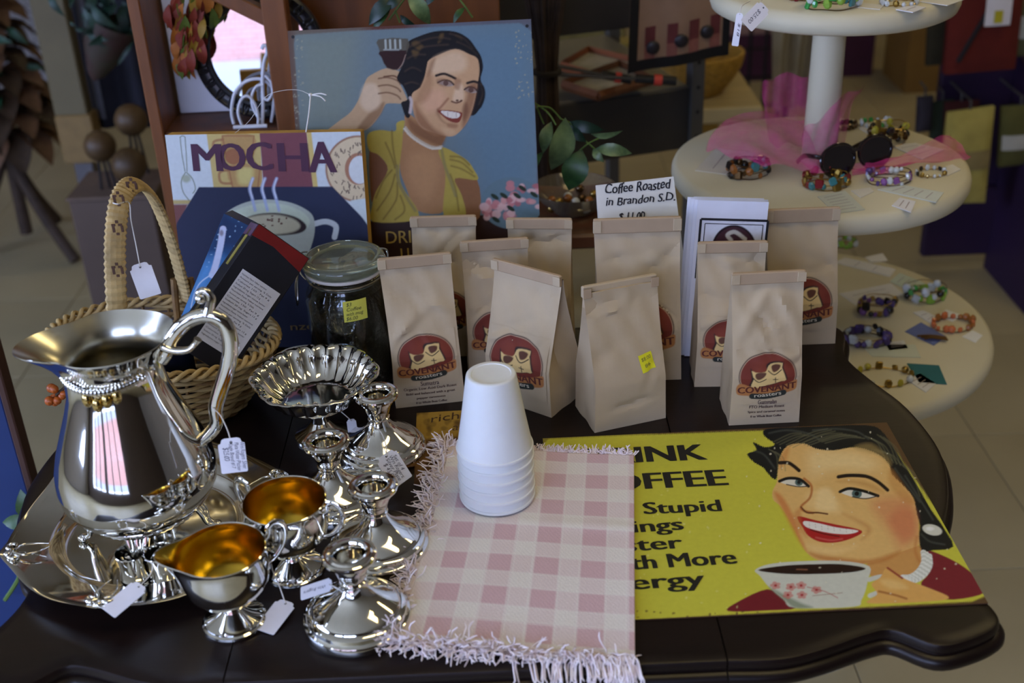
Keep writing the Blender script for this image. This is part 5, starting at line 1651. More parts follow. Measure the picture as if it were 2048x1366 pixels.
flat_card('long white tag beside the orange bracelet', [(1826, 624), (1846, 620), (1882, 636), (1866, 648)], ZL, (214, 214, 210), 2)
flat_card('white tag behind the orange bracelet', [(1876, 630), (1892, 618), (1925, 630), (1905, 642)], ZL, (220, 220, 214))
flat_card('white tag at the right rim past the orange bracelet', [(1925, 672), (1945, 660), (1966, 670), (1952, 684)], ZL, (220, 220, 214))
q = P(1862, 680, ZL)
pd = thing('pendant', 'dark gold pendant lying on the blue card', 'pendant', (q.x, q.y, ZL + .0028))
for k in range(3):
    MB().tube(curve3([(-.02 + .004 * k, .006 - .005 * k, .0018), (0, .004 - .004 * k, .003), (.022, -.002 - .004 * k, .0018)]), .0017, 6).build('pendant_strand', gem('bronze'), pd)
price_tag('white handwritten tag hanging off the top tier rim', PY(1530, 12, 1.49), PY(1492, 52, 1.475), .020, (-.1, -.95, .2), [PY(1520, 4, 1.51), PY(1530, -4, 1.53)], [('$25.00', (-.15, .75), (-.15, .15), .005)])
price_tag('narrow white tag hanging edge-on from the top tier rim', PY(1480, 26, 1.50), PY(1470, 92, 1.495), .0085, (-.3, -.95, .1), [PY(1484, 12, 1.51), PY(1500, 2, 1.53)], [('$18', (0, .7), (0, .3), .003)])
# sunglasses
q = P(1700, 345, ZM)
sg = thing('sunglasses', 'dark brown sunglasses resting on the middle tier', 'sunglasses', (q.x + .008, q.y - .012, ZM + .0035), .45)
LENS = mat('smoked_lens', (30, 20, 18), .06, 0, .05, 10, trans=.35, coat=.6)
FRM = mat('dark_frame', (26, 18, 20), .22, 0, .1, 20, coat=.5)
for s in (-1, 1):
    lens = [(s * .034 + .030 * math.cos(a) * (1 + .1 * math.sin(a)), .024 + .023 * math.sin(a)) for a in np.linspace(0, 2 * PI, 28, endpoint=False)]
    Ml = Matrix.Rotation(PI / 2 - .25, 4, 'X')
    lv = MB()
    lv.prism(lens, -.001, .001, Ml)
    lv.build('lens', LENS, sg, 0)
    MB().tube([Ml @ Vector((x, y, 0)) for x, y in lens], .0026, 8, closed=True).build('rim', FRM, sg)
    MB().tube(curve3([Ml @ Vector((s * .064, .034, 0)), Vector((s * .068, .02, .032)), Vector((s * .060, .05, .022)), Vector((s * .050, .074, .004))]), [.0035] * 19, 8, flat=.6).build('temple_arm', FRM, sg)
MB().tube(curve3([Ml @ Vector(v) for v in ((-.008, .030, 0), (0, .034, 0), (.008, .030, 0))]), .0026, 8).build('bridge', FRM, sg)
# tulle
TUL = bpy.data.materials.new('pink_tulle')
TUL.use_nodes = True
_n, _l = TUL.node_tree.nodes, TUL.node_tree.links
_b = _n['Principled BSDF']
_b.inputs['Base Color'].default_value = (*lin((222, 60, 138)), 1)
_b.inputs['Roughness'].default_value = .8
_b.inputs['Alpha'].default_value = .34
_w = _n.new('ShaderNodeTexNoise')
_w.inputs['Scale'].default_value = 9
_mr = _n.new('ShaderNodeMapRange')
_mr.inputs[3].default_value = .20
_mr.inputs[4].default_value = .52
_l.new(_w.outputs[0], _mr.inputs[0])
_l.new(_mr.outputs[0], _b.inputs['Alpha'])
MATS['pink_tulle'] = TUL
tu = thing('tulle_scarf', 'sheer pink tulle wound round the column on the middle tier', 'tulle', (DX, DY, ZM))
O = Vector((DX, DY, ZM))
def sheet(name, rows, nu=24, amp=.004):
    R = [[p for p in curve3([Vector(p) - O for p in r], 8)] for r in rows]
    m = min(len(r) for r in R)
    cols = []
    for i in range(m):
        cols.append(curve3([r[i] for r in R], 6))
    mb = MB()
    nv_ = len(cols[0]) - 1
    def f(u, v):
        c = cols[int(round(u * (m - 1)))][int(round(v * nv_))]
        return c + Vector((0, amp * math.sin(u * 19 + v * 7), amp * math.sin(u * 13 - v * 11)))
    mb.grid(f, m - 1, nv_)
    mb.build(name, TUL, tu, 80)
sheet('tulle_drape', [[PY(1412, 300, 1.66), PY(1450, 238, 1.70), PY(1530, 226, 1.72), PY(1612, 240, 1.70)], [PY(1440, 305, 1.64), PY(1480, 262, 1.66), PY(1550, 262, 1.66), PY(1625, 290, 1.655)], [PY(1500, 318, 1.62), PY(1540, 330, 1.60), PY(1600, 338, 1.60), PY(1660, 350, 1.60)]])
sheet('tulle_wrap', [[PY(1606, 262, 1.655), PY(1640, 236, 1.652), PY(1690, 190, 1.66), PY(1730, 170, 1.70)], [PY(1604, 290, 1.655), PY(1640, 288, 1.650), PY(1678, 250, 1.656), PY(1700, 220, 1.70)], [PY(1600, 330, 1.645), PY(1640, 335, 1.640), PY(1672, 310, 1.650), PY(1690, 290, 1.69)]])
sheet('tulle_upper', [[PY(1524, 170, 1.76), PY(1560, 150, 1.78), PY(1620, 150, 1.77)], [PY(1530, 230, 1.75), PY(1570, 220, 1.76), PY(1625, 215, 1.75)], [PY(1540, 290, 1.70), PY(1580, 290, 1.70), PY(1620, 290, 1.70)]])
sheet('tulle_tail', [[PY(1700, 335, 1.63), PY(1780, 318, 1.64), PY(1880, 275, 1.70), PY(1900, 268, 1.72)], [PY(1705, 350, 1.61), PY(1800, 336, 1.62), PY(1900, 320, 1.66), PY(1945, 318, 1.68)]])
# ================================================================ wooden hutch behind the table
ORW = mat('amber_wood', (112, 66, 30), .45, 0, .25, 5, bump=.05, bs=40, stretch=(8, 8, 1))
ORD = mat('brown_wood', (84, 48, 24), .5, 0, .25, 5, stretch=(8, 8, 1))
HY0, HY1 = 1.725, 1.890
xl = PY(300, 180, HY0).x
xp0, xp1 = PY(536, 120, HY0).x, PY(584, 120, HY0).x
xr = PY(1000, 40, HY1).x
zs = PY(450, 262, HY0).z
hu = thing('wooden_hutch', 'amber wooden hutch with an open bay behind the signs', 'hutch', (xl, HY0, 0))
HO = (xl, HY0, 0)
def hb_(name, x0, x1, y0, y1, z0, z1, m=ORW, rot=None):
    MB().box(((x0 + x1) / 2, (y0 + y1) / 2, (z0 + z1) / 2), (x1 - x0, y1 - y0, z1 - z0), rot, bev=.002).build(name, m, hu, 0, HO)
hb_('side_board', xl - .010, xl + .008, HY0, HY1, 0, 1.95)
hb_('post', xp0, xp1, HY0, HY0 + .035, 0, 1.95)
hb_('inner_board', xp1 - .012, xp1, 1.828, HY1, 0, 1.95, ORD)
hb_('back_panel', xp1, xr, HY1 - .02, HY1, 0, 1.95)
hb_('shelf', xl + .008, xp0 + .001, HY0 + .004, HY1, zs - .020, zs, ORD)
hb_('shelf', xl + .008, xp0 + .001, HY0 + .004, HY1, zs + .62, zs + .64, ORD)
q0, q1 = PY(440, -12, HY0 + .02), PY(534, 34, HY0 + .02)
d = q1 - q0
MB().box((q0 + q1) / 2, (d.length + .05, .022, .022), Matrix.Rotation(-math.atan2(d.z, d.x), 3, 'Y'), bev=.002).build('diagonal_brace', ORW, hu, 0, HO)
wb_ = thing('backing_board', 'white painted board standing behind the round black mirror', 'board', (xl + .02, 1.855, 0))
MB().box(((xp0 - xl) / 2 - .0145, -.030, (zs + .307)), (xp0 - xl - .014, .012, .612), bev=.001).build('board_sheet', mat('board_white', (226, 226, 232), .6, 0, .02), wb_, 0)
# mirror
mc_ = PY(520, 104, 1.790)
mn = Vector((.043, -.99, .138)).normalized()
mx_ = Vector((0, 0, 1)).cross(mn).normalized()
MM = frame(mc_, mx_, mn.cross(mx_))
R1, R0 = mc_.z - zs, .073
mi = thing('round_mirror', 'round mirror in a carved black frame on the hutch shelf', 'mirror', M=MM)
MB().lathe([(0, .004), (R0 + .003, .004)], 64).build('mirror_glass', mat('mirror_silvering', (236, 238, 240), .005, 1.0, 0), mi, 0)
BLK = mat('carved_black', (24, 24, 28), .3, 0, .2, 40, coat=.3)
MB().lathe([(R0 + .003, .002), (R0, .006), (R0 + .002, .010), (R0 + .006, .011), (R0 + .009, .008), (R1 - .008, .008), (R1 - .005, .010), (R1 - .001, .008), (R1 - .0005, -.004), (R0, -.004)], 72).build('carved_frame', BLK, mi, 40)
for k in range(26):
    a = 2 * PI * k / 26
    rm = (R0 + R1) / 2 + .001
    MB().tube(curve3([(rm * math.cos(a + o), rm * math.sin(a + o), .009) if False else ((rm + w) * math.cos(a + o), (rm + w) * math.sin(a + o), .010) for o, w in ((-.06, -.008), (-.03, .006), (.02, .008), (.05, -.002), (.02, -.006), (.0, .0))], 3), .0018, 5).build('carved_scroll', BLK, mi)
# white wire stand on the shelf
WW = mat('white_wire', (206, 208, 216), .5)
wy = 1.744
ws = thing('wire_stand', 'white scrolled wire plate stand in front of the mirror', 'wire stand', (PY(512, 262, wy).x, wy, zs))
WO = Vector((PY(512, 262, wy).x, wy, zs))
def wcur(name, pts, r=.0022, dy=0):
    v = [PY(x, y, wy + dy) for x, y in pts]
    for p in v:
        p.z = max(p.z, zs + r)
    MB().tube(curve3(v, 6), r, 7).build(name, WW, ws, 60, WO)
wcur('stem', [(527, 262), (526, 210), (525, 160), (528, 125), (534, 105), (533, 93), (527, 91), (524, 98)], .0028)
wcur('wire_scroll', [(470, 262), (463, 222), (470, 185), (492, 163), (520, 158), (542, 172), (548, 200), (545, 262)], .0026, .006)
wcur('wire_scroll', [(486, 262), (476, 225), (482, 200), (495, 192), (508, 205), (516, 230), (518, 262)], .0022, -.004)
wcur('wire_scroll', [(520, 240), (506, 215), (504, 190), (514, 172), (527, 170)], .0022, -.002)
wcur('wire_scroll', [(530, 150), (543, 165), (545, 185), (536, 200), (528, 195)], .0022, -.004)
MB().tube([WO + Vector((-.03, -.012, .003)), WO + Vector((.02, -.012, .003))], .003, 7).build('foot_bar', WW, ws, 60, WO)
# autumn leaf swag
_LEAF = {}
def leaf_mesh(mname, m, wr=.42, curl=.18, fold=.12, n=7):
    key = (mname, wr, curl, fold)
    if key not in _LEAF:
        mb = MB()
        prof = [0, .55, .9, 1.0, .86, .52, .0]
        vs = []
        for i in range(n):
            t_ = i / (n - 1)
            w = prof[i] * wr / 2
            for s in (-1, 0, 1):
                vs.append((s * w, t_, curl * math.sin(t_ * PI) * .5 - curl * t_ * t_ * .5 + fold * abs(s) * w * 2))
        fs = []
        for i in range(n - 1):
            for s in (0, 1):
                fs.append((i * 3 + s, i * 3 + s + 1, i * 3 + s + 4, i * 3 + s + 3))
        me = bpy.data.meshes.new('leaf')
        k_ = len(vs)
        vs2 = vs + [(x, y, z - .012) for x, y, z in vs]
        fs2 = fs + [tuple(reversed([q + k_ for q in f])) for f in fs]
        me.from_pydata(vs2, [], fs2)
        me.polygons.foreach_set('use_smooth', [True] * len(me.polygons))
        me.materials.append(m)
        _LEAF[key] = me
    return _LEAF[key]
def put_leaf(parent, me, a, b, org, roll=0.0, facing=(0, -1, .3), name='leaf'):
    a, b = Vector(a), Vector(b)
    y = b - a
    L = y.length
    n = Vector(facing)
    x = y.cross(n).normalized()
    M = frame(a - Vector(org), x, y) @ Matrix.Rotation(roll, 4, 'Y') @ Matrix.Diagonal((L, L, L, 1))
    o = obj(name, me, parent)
    o.matrix_local = M
    return o
LM = {k: mat('autumn_' + k, c, .6, 0, .3, 90, col2=c2) for k, c, c2 in (('red', (104, 26, 18), (130, 50, 24)), ('orange', (150, 76, 20), (166, 104, 30)), ('yellow', (160, 122, 30), (120, 96, 30)), ('green', (52, 84, 34), (110, 120, 40)), ('brown', (104, 58, 26), (140, 84, 34)))}
go = PY(385, -30, 1.762)
ga = thing('autumn_swag', 'hanging swag of red, orange and yellow fabric leaves beside the mirror', 'garland', go)
MB().tube([Vector((0, 0, zs + .62 - go.z)), Vector((0, 0, .02)), PY(380, 60, 1.762) - go, PY(372, 130, 1.762) - go], .0015, 5).build('cord', mat('swag_cord', (70, 60, 30), .8), ga)
for k in range(80):
    t_ = k / 79
    y = -30 + 140 * t_ ** .9 + random.uniform(-8, 8)
    half = 52 * (1 - t_) ** .8 + 8
    x = 388 - 16 * t_ + random.uniform(-half, half)
    a = PY(x, y, 1.755 + random.uniform(-.012, .012))
    b = PY(x + random.uniform(-10, 6), y + random.uniform(34, 58), 1.755 + random.uniform(-.012, .012))
    put_leaf(ga, leaf_mesh('autumn' + str(k % 5), LM[['red', 'orange', 'yellow', 'green', 'red'][k % 5]], .38, .25), a, b, go, random.uniform(-.8, .8))
# variegated ivy
IVY = mat('ivy_leaf', (16, 46, 22), .4, 0, .3, 3, col2=(54, 90, 40))
IVY2 = mat('ivy_leaf_pale', (18, 54, 34), .35, 0, .3, 2.6, col2=(112, 132, 84))
IVY3 = mat('ivy_leaf_dark', (18, 44, 28), .4, 0, .3, 40)
STEM = mat('ivy_stem', (84, 110, 44), .6)
io = PY(1072, 209, 1.60)
iv = thing('ivy_spray', 'variegated ivy spray beside the right edge of the blue sign', 'ivy', io)
for pts in ([(1000, 150), (1060, 200), (1080, 213), (1098, 228), (1112, 250)], [(1075, 213), (1100, 216), (1122, 238)], [(1074, 215), (1082, 235), (1088, 248)], [(1140, 245), (1160, 272), (1190, 298)], [(1150, 310), (1180, 285), (1220, 268)], [(1122, 238), (1140, 245)]):
    MB().tube(curve3([PY(x, y, 1.60 + .01 * math.sin(i)) - io for i, (x, y) in enumerate(pts)], 5), .0012, 6).build('stem', STEM, iv)
MB().tube(curve3([p - io for p in (PY(1064, 203, 1.60), PY(1020, 175, 1.70), PY(985, 150, 1.869))], 5), .0016, 6).build('stem', STEM, iv)
for bx_, by, tx, ty, w, m, rl_ in ((1103, 243, 1084, 306, .42, IVY2, .3), (1131, 235, 1107, 344, .48, IVY2, -.3), (1139, 243, 1206, 262, .34, IVY3, .2), (1182, 268, 1243, 267, .22, IVY2, .5), (1164, 298, 1137, 382, .62, IVY, .1), (1190, 298, 1263, 305, .36, IVY2, -.2), (1088, 302, 1055, 361, .3, IVY, .6), (1110, 287, 1107, 325, .5, IVY3, -.4), (1186, 298, 1206, 324, .5, IVY2, .2), (1140, 250, 1170, 285, .5, IVY3, .4)):
    put_leaf(iv, leaf_mesh(m.name, m, w, .3), PY(bx_, by, 1.60), PY(tx, ty, 1.585), io, rl_)
io2 = PY(815, -25, 1.615)
iv2 = thing('ivy_spray', 'variegated ivy spray drooping over the top edge of the blue sign', 'ivy', io2)
for pts in ([(830, -30), (800, 10), (778, 40)], [(880, -40), (920, 0), (945, 35)], [(790, 20), (800, 45)]):
    MB().tube(curve3([PY(x, y, 1.615) - io2 for x, y in pts], 5), .0013, 6).build('stem', STEM, iv2)
MB().tube(curve3([p - io2 for p in (PY(830, -30, 1.615), PY(850, -60, 1.72), PY(860, -80, 1.869))], 5), .0016, 6).build('stem', STEM, iv2)
for bx_, by, tx, ty, w, m, rl_ in ((790, -6, 735, 48, .4, IVY3, .2), (780, 20, 745, 58, .4, IVY, .3), (805, -10, 768, 22, .4, IVY3, 0), (815, -12, 862, 48, .46, IVY2, -.2), (800, 30, 828, 52, .4, IVY3, .5), (930, 15, 905, 45, .35, IVY, .4), (880, -20, 850, 10, .4, IVY3, .2)):
    put_leaf(iv2, leaf_mesh(m.name, m, w, .3), PY(bx_, by, 1.612), PY(tx, ty, 1.600), io2, rl_)

# stool with glass dish behind the bags
so_ = PY(1135, 420, 1.74)
st_ = thing('wooden_stool', 'low brown wooden stool behind the bags carrying a glass dish', 'stool', (so_.x, 1.74, 0))
zt_ = so_.z
MB().box((0, 0, zt_ - .012), (.17, .20, .024), bev=.004).build('seat', mat('red_brown_wood', (96, 56, 34), .4, 0, .3, 6, stretch=(1, 8, 1)), st_, 0)
for sx in (-1, 1):
    for sy in (-1, 1):
        MB().tube([(sx * .066, sy * .08, zt_ - .024), (sx * .072, sy * .09, 0)], .012, 10).build('leg', ORD, st_)
gd_ = thing('glass_dish', 'shallow glass dish of beads and shells on the stool', 'dish', (so_.x + .01, 1.735, zt_))
MB().lathe([(0, 0), (.03, 0), (.034, .003), (.060, .030), (.066, .040), (.064, .040), (.056, .030), (.031, .006), (0, .005)], 40).build('dish_glass', mat('dish_glass', (214, 206, 190), .05, 0, .05, 20, trans=.9), gd_)
for k in range(14):
    a, r = k * 2.4, .006 * math.sqrt(k)
    MB().ball((r * 2 * math.cos(a), r * 2 * math.sin(a), .0140 + .004 * (k % 3)), .007, 8, 6).build('bead', gem(['gold', 'amber', 'clear', 'bronze'][k % 4]), gd_)

# ================================================================ grey metal shelving
GM = mat('grey_metal', (84, 82, 78), .45, .3, .12, 10)
GMD = mat('dark_metal', (56, 53, 50), .5, .2, .15, 8)
zl = .800
sa, sb2 = P(1123, 205, zl), P(1377, 171, zl)
sdir = (sb2 - sa).normalized()
SM = frame(sa - sdir * .30, sdir, Vector((-sdir.y, sdir.x, 0)))
SI = SM.inverted()
sw = (sb2 - sa).length + .30
mu = thing('metal_shelf_unit', 'dark grey metal shelving with perforated upright behind the tent card', 'shelf', M=SM)
mu.matrix_world = frame((SM.translation.x, SM.translation.y, 0), sdir, Vector((-sdir.y, sdir.x, 0)))
zu = PY(1160, 55, (sa.y + .02)).z
for z, lip in ((zl, .125), (zu + .10, .105)):
    MB().box((sw / 2, .22, z - .010), (sw, .44, .020), bev=.002).build('shelf_board', mat('shelf_top', (112, 106, 92), .5, .1, .1, 8), mu, 0)
    MB().box((sw / 2, -.004, z - lip / 2 - .003), (sw, .008, lip), bev=.002).build('shelf_lip', GMD, mu, 0)
for x, y in ((sw + .012, -.005), (sw + .012, .44), (-.012, .44)):
    pm = MB()
    pm.box((x, y, .95), (.026, .030, 1.9))
    pm.build('upright', GM, mu, 0)
for k in range(9):
    MB().lathe([(0, 0), (.004, 0)], 10, M=Matrix.Rotation(PI / 2, 3, 'X'), c=(sw + .012, -.0204, .60 + .05 * k)).build('slot_hole', INK, mu, 0)
SWm = mu.matrix_world.copy()
bpy.context.view_layer.update()
def shelf_pt(x, y, z):
    return SWm @ Vector((x, y, z))
# picture frames lying on the shelf
for lab, pts, zz_, cc in (('reddish wooden picture frame lying on the metal shelf, further back', [(1120, 132), (1176, 100), (1292, 128), (1210, 160)], zl + .012, (150, 84, 48)), ('wooden picture frame lying at the front of the metal shelf', [(1122, 170), (1240, 128), (1305, 160), (1196, 193)], zl + .026, (110, 66, 38))):
    w = [P(x, y, zz_) for x, y in pts]
    c = sum(w, Vector()) / 4
    t = thing('picture_frame', lab, 'picture frame', (c.x, c.y, zz_ - .005))
    O_ = Vector((c.x, c.y, zz_ - .005))
    for k in range(4):
        a, b = w[k] - O_, w[(k + 1) % 4] - O_
        MB().tube([a * .97, b * .97], .010, 4, flat=.6).build('frame_rail', mat('frame_%d' % cc[0], cc, .4, 0, .2, 10), t, 0)
    p4 = [(p - O_) * .92 for p in w]
    MB().add([(p.x, p.y, .004) for p in p4], [(3, 2, 1, 0)]).build('picture_sheet', mat('muted_picture', (150, 144, 130), .4, 0, .3, 30, col2=(190, 184, 164)), t, 0)
# two walking poles
for lab, a, b, Yy in (('trekking pole with red and black grip across the frames', (1090, 147), (1352, 162), 2.16), ('trekking pole lying behind the other one on the shelf', (1074, 124), (1262, 160), 2.22)):
    A_, B_ = PY(*a, Yy), PY(*b, Yy)
    A_.z = max(A_.z, zl + .034)
    B_.z = max(B_.z, zl + .034)
    t = thing('trekking_pole', lab, 'pole', A_)
    v = B_ - A_
    MB().tube([Vector(), v * .7], .0035, 8).build('shaft', mat('pole_grey', (90, 86, 80), .3, .8), t)
    MB().tube([v * .69, v * .83], .008, 10).build('grip', mat('grip_black', (18, 18, 18), .6), t)
    MB().tube([v * .83, v * .89], .0105, 10).build('grip_band', mat('grip_red', (190, 60, 46), .5), t)
    MB().tube([v * .89, v], .0085, 10).build('grip_end', mat('grip_black', (18, 18, 18), .6), t)
# dried bundle
bo = PY(1096, 232, 2.02)
bu = thing('dried_bundle', 'dark dried grass bundle tied in the middle behind the blue sign', 'dried bundle', (bo.x, 2.02, 0))
mb = MB()
for k in range(120):
    a = random.uniform(0, 2 * PI)
    r = random.uniform(.2, 1)
    mb.tube(curve3([(.05 * r * math.cos(a), .05 * r * math.sin(a), 0), (.03 * r * math.cos(a), .03 * r * math.sin(a), .60), (.016 * r * math.cos(a), .016 * r * math.sin(a), .93), (.034 * r * math.cos(a), .034 * r * math.sin(a), 1.06), (.030 * r * math.cos(a), .03 * r * math.sin(a), 1.16)], 3), .0032, 4)
mb.build('stalks', mat('dried_stalk', (50, 36, 26), .8, 0, .4, 30), bu, 60)['kind'] = 'stuff'
MB().tube([Vector((.021 * math.cos(a), .021 * math.sin(a), .93)) for a in np.linspace(0, 2 * PI, 20, endpoint=False)], .005, 6, closed=True).build('tie', mat('tie_twine', (30, 24, 20), .8), bu)
# hanging towel
tp = [PY(1264, -70, 2.150), PY(1468, -110, 2.190), PY(1457, 110, 2.190), PY(1255, 147, 2.150)]
to = (tp[0] + tp[1]) / 2
tw_ = thing('appliqued_towel', 'black-bordered towel with checked hem and three buttons hanging from the shelf', 'towel', to)
def tq(u, v, off=0.0):
    p = (tp[0] * (1 - u) + tp[1] * u) * (1 - v) + (tp[3] * (1 - u) + tp[2] * u) * v - to
    return p + Vector((0, -off + .006 * math.sin(u * 9), 0))
def tpanel(name, u0, u1, v0, v1, off, m, n=8):
    mb = MB()
    mb.grid(lambda u, v: tq(u0 + (u1 - u0) * u, v0 + (v1 - v0) * v, off), n, n)
    mb.grid(lambda u, v: tq(u1 - (u1 - u0) * u, v0 + (v1 - v0) * v, off - .0018), n, n)
    mb.build(name, m, tw_, 60)
tpanel('towel_cloth', 0, 1, 0, 1, .0, mat('towel_tan', (146, 116, 92), .9, 0, .08, 30, bump=.3, bs=400))
BB = mat('towel_black', (16, 15, 17), .9)
for nm, u0, u1, v0, v1 in (('black_border', 0, .09, 0, 1), ('black_border', .93, 1, 0, 1), ('black_border', 0, 1, .90, 1)):
    tpanel(nm, u0, u1, v0, v1, .003, BB)
for k in range(4):
    u0 = .16 + k * .215
    tpanel('check_patch', u0, u0 + .10, .60, .78, .0025, mat('check_burgundy', (96, 44, 44), .9, 0, .1, 60), 4)
    tpanel('check_patch', u0, u0 + .10, .78, .90, .0025, mat('check_rose', (130, 80, 70), .9, 0, .1, 60), 4)
for u, v in ((.24, .795), (.51, .765), (.77, .74)):
    MB().ball(tq(u, v, .006), .0125, 14, 8, (1, .35, 1)).build('button', mat('button_dark', (34, 30, 34), .4), tw_)
MB().tube([PY(1250, -70, 2.152) - to, PY(1400, -98, 2.178) - to, PY(1485, -113, 2.196) - to], .006, 10).build('hanging_rod', GM, tw_)
# low table with the yellow basket
lt = PY(1420, 215, 2.85)
ltz = lt.z
lo_ = thing('low_pine_table', 'low pale pine table behind the metal shelf', 'table', (lt.x - .24, 3.14, 0))
MB().box((0, 0, ltz - .02), (.74, .60, .04), bev=.004).build('top', mat('pale_pine', (176, 156, 108), .5, 0, .15, 5, stretch=(1, 8, 1)), lo_, 0)
for sx in (-1, 1):
    for sy in (-1, 1):
        MB().box((sx * .33, sy * .26, (ltz - .04) / 2), (.06, .06, ltz - .04), bev=.003).build('leg', mat('yellow_pine', (150, 116, 44), .5, 0, .15, 5), lo_, 0)
q = PY(1404, 212, 2.84)
yb = thing('woven_bowl', 'golden woven straw bowl on the pine table', 'basket', (q.x, 2.98, ltz))
for k in range(14):
    t_ = k / 13
    r = .060 + .045 * math.sin(t_ * 1.5)
    MB().tube([Vector((r * 1.15 * math.cos(a), r * math.sin(a), .006 + t_ * .095 + .001 * math.sin(30 * a + k * 3))) for a in np.linspace(0, 2 * PI, 60, endpoint=False)], .0052, 6, closed=True).build('straw_coil', mat('golden_straw', (170, 130, 48), .6, 0, .25, 60), yb, 60)
MB().lathe([(0, .002), (.062, .002), (.062, .008), (0, .008)], 30).build('base_disc', MATS['golden_straw'], yb)
for lab, px, sz, cc in (('yellow-green upright box on the pine table behind the towel', (1262, 78), (.06, .06, .12), (150, 130, 60)), ('cream ribbed box lying on the pine table', (1170, 82), (.20, .12, .07), (190, 182, 156)), ('olive fringed basket behind the cream box', (1165, 60), (.22, .10, .13), (120, 108, 60))):
    q = PY(*px, 3.02 if 'olive' not in lab else 3.22)
    t = thing('storage_box', lab, 'box', (q.x, q.y, ltz))
    h = sz[2]
    MB().box((0, 0, h / 2), sz, bev=.004).build('box_body', mat('box_%d_%d' % cc[:2], cc, .7, 0, .2, 30), t, 0)
    MB().box((0, 0, h + .006), (sz[0] * 1.03, sz[1] * 1.03, .012), bev=.003).build('lid', mat('boxlid_%d' % cc[0], tuple(int(v * .9) for v in cc), .7), t, 0)

# ================================================================ far shop fittings on the right
def at_floor(x, y):
    return P(x, y, 0)
c0, c1 = at_floor(1600, 158), at_floor(1762, 172)
ctr = thing('sales_counter', 'pinkish counter with a purple stripe in the far aisle', 'counter', (c0.x, c0.y, 0))
cw = c1.x - c0.x
MB().box((cw / 2 - .3, .35, .45), (cw + .6, .7, .90), bev=.004).build('counter_body', mat('counter_pink', (160, 126, 116), .6, 0, .05, 4), ctr, 0)
MB().box((cw / 2 - .3, -.006, .10), (cw + .6, .010, .20)).build('purple_stripe', mat('stripe_purple', (66, 28, 52), .6), ctr, 0)
MB().box((cw / 2 - .3, .33, .92), (cw + .66, .78, .04), bev=.006).build('counter_top', mat('counter_top', (150, 140, 128), .4), ctr, 0)
q = at_floor(1835, 188)
yb2 = thing('cardboard_box', 'yellow-brown cardboard box on the floor past the purple rack', 'box', (q.x, q.y, 0))
MB().box((.02, .15, .17), (.15, .3, .34)).build('box_body', mat('cardboard', (140, 104, 44), .8, 0, .1, 6), yb2, 0)
for s in (-1, 1):
    MB().box((s * .05, .15, .345), (.098, .3, .008)).build('flap', mat('cardboard_flap', (150, 114, 54), .8), yb2, 0)
q = at_floor(1790, 176)
rdc = thing('red_cloth', 'red cloth folded on the yellow-brown cardboard box', 'cloth', (yb2.location.x, yb2.location.y + .12, .35))
for k in range(2):
    MB().box((0, 0, .012 + .026 * k), (.21 - .02 * k, .2, .025), bev=.01).build('cloth_fold', mat('cloth_red', (130, 34, 30), .9), rdc, 0)
wr = at_floor(1508, 240)
rk = thing('wire_rack', 'black wire grid rack standing left of the display column', 'rack', (wr.x, wr.y, 0))
for k in range(4):
    MB().tube([(-.09 + k * .06, 0, 0), (-.09 + k * .06, 0, 1.3)], .007, 8).build('upright_bar', INK, rk)
for k in range(12):
    MB().tube([(-.10, -.006, .06 + .11 * k), (.10, -.006, .06 + .11 * k)], .005, 6).build('cross_bar', INK, rk)
q = PY(1578, 215, 3.6)
sc_ = thing('sheer_scarf', 'pale sheer scarf hanging beyond the display column', 'scarf', (q.x, 3.6, 0))
mb = MB()
mb.grid(lambda u, v: Vector(((u - .5) * (.20 - .10 * v), .03 * math.sin(u * 14 + v * 3), 1.30 - v * (1.30 - q.z))), 20, 12)
mb.grid(lambda u, v: Vector(((.5 - u) * (.20 - .10 * v), .002 + .03 * math.sin((1 - u) * 14 + v * 3), 1.30 - v * (1.30 - q.z))), 20, 12)
mb.build('scarf_cloth', mat('pale_sheer', (176, 166, 140), .8, 0, .1, 14), sc_, 80)
MB().tube([(0, .0, 1.30), (0, .05, 1.33), (0, .05, 0)], .010, 8).build('hanger_pole', GM, sc_)
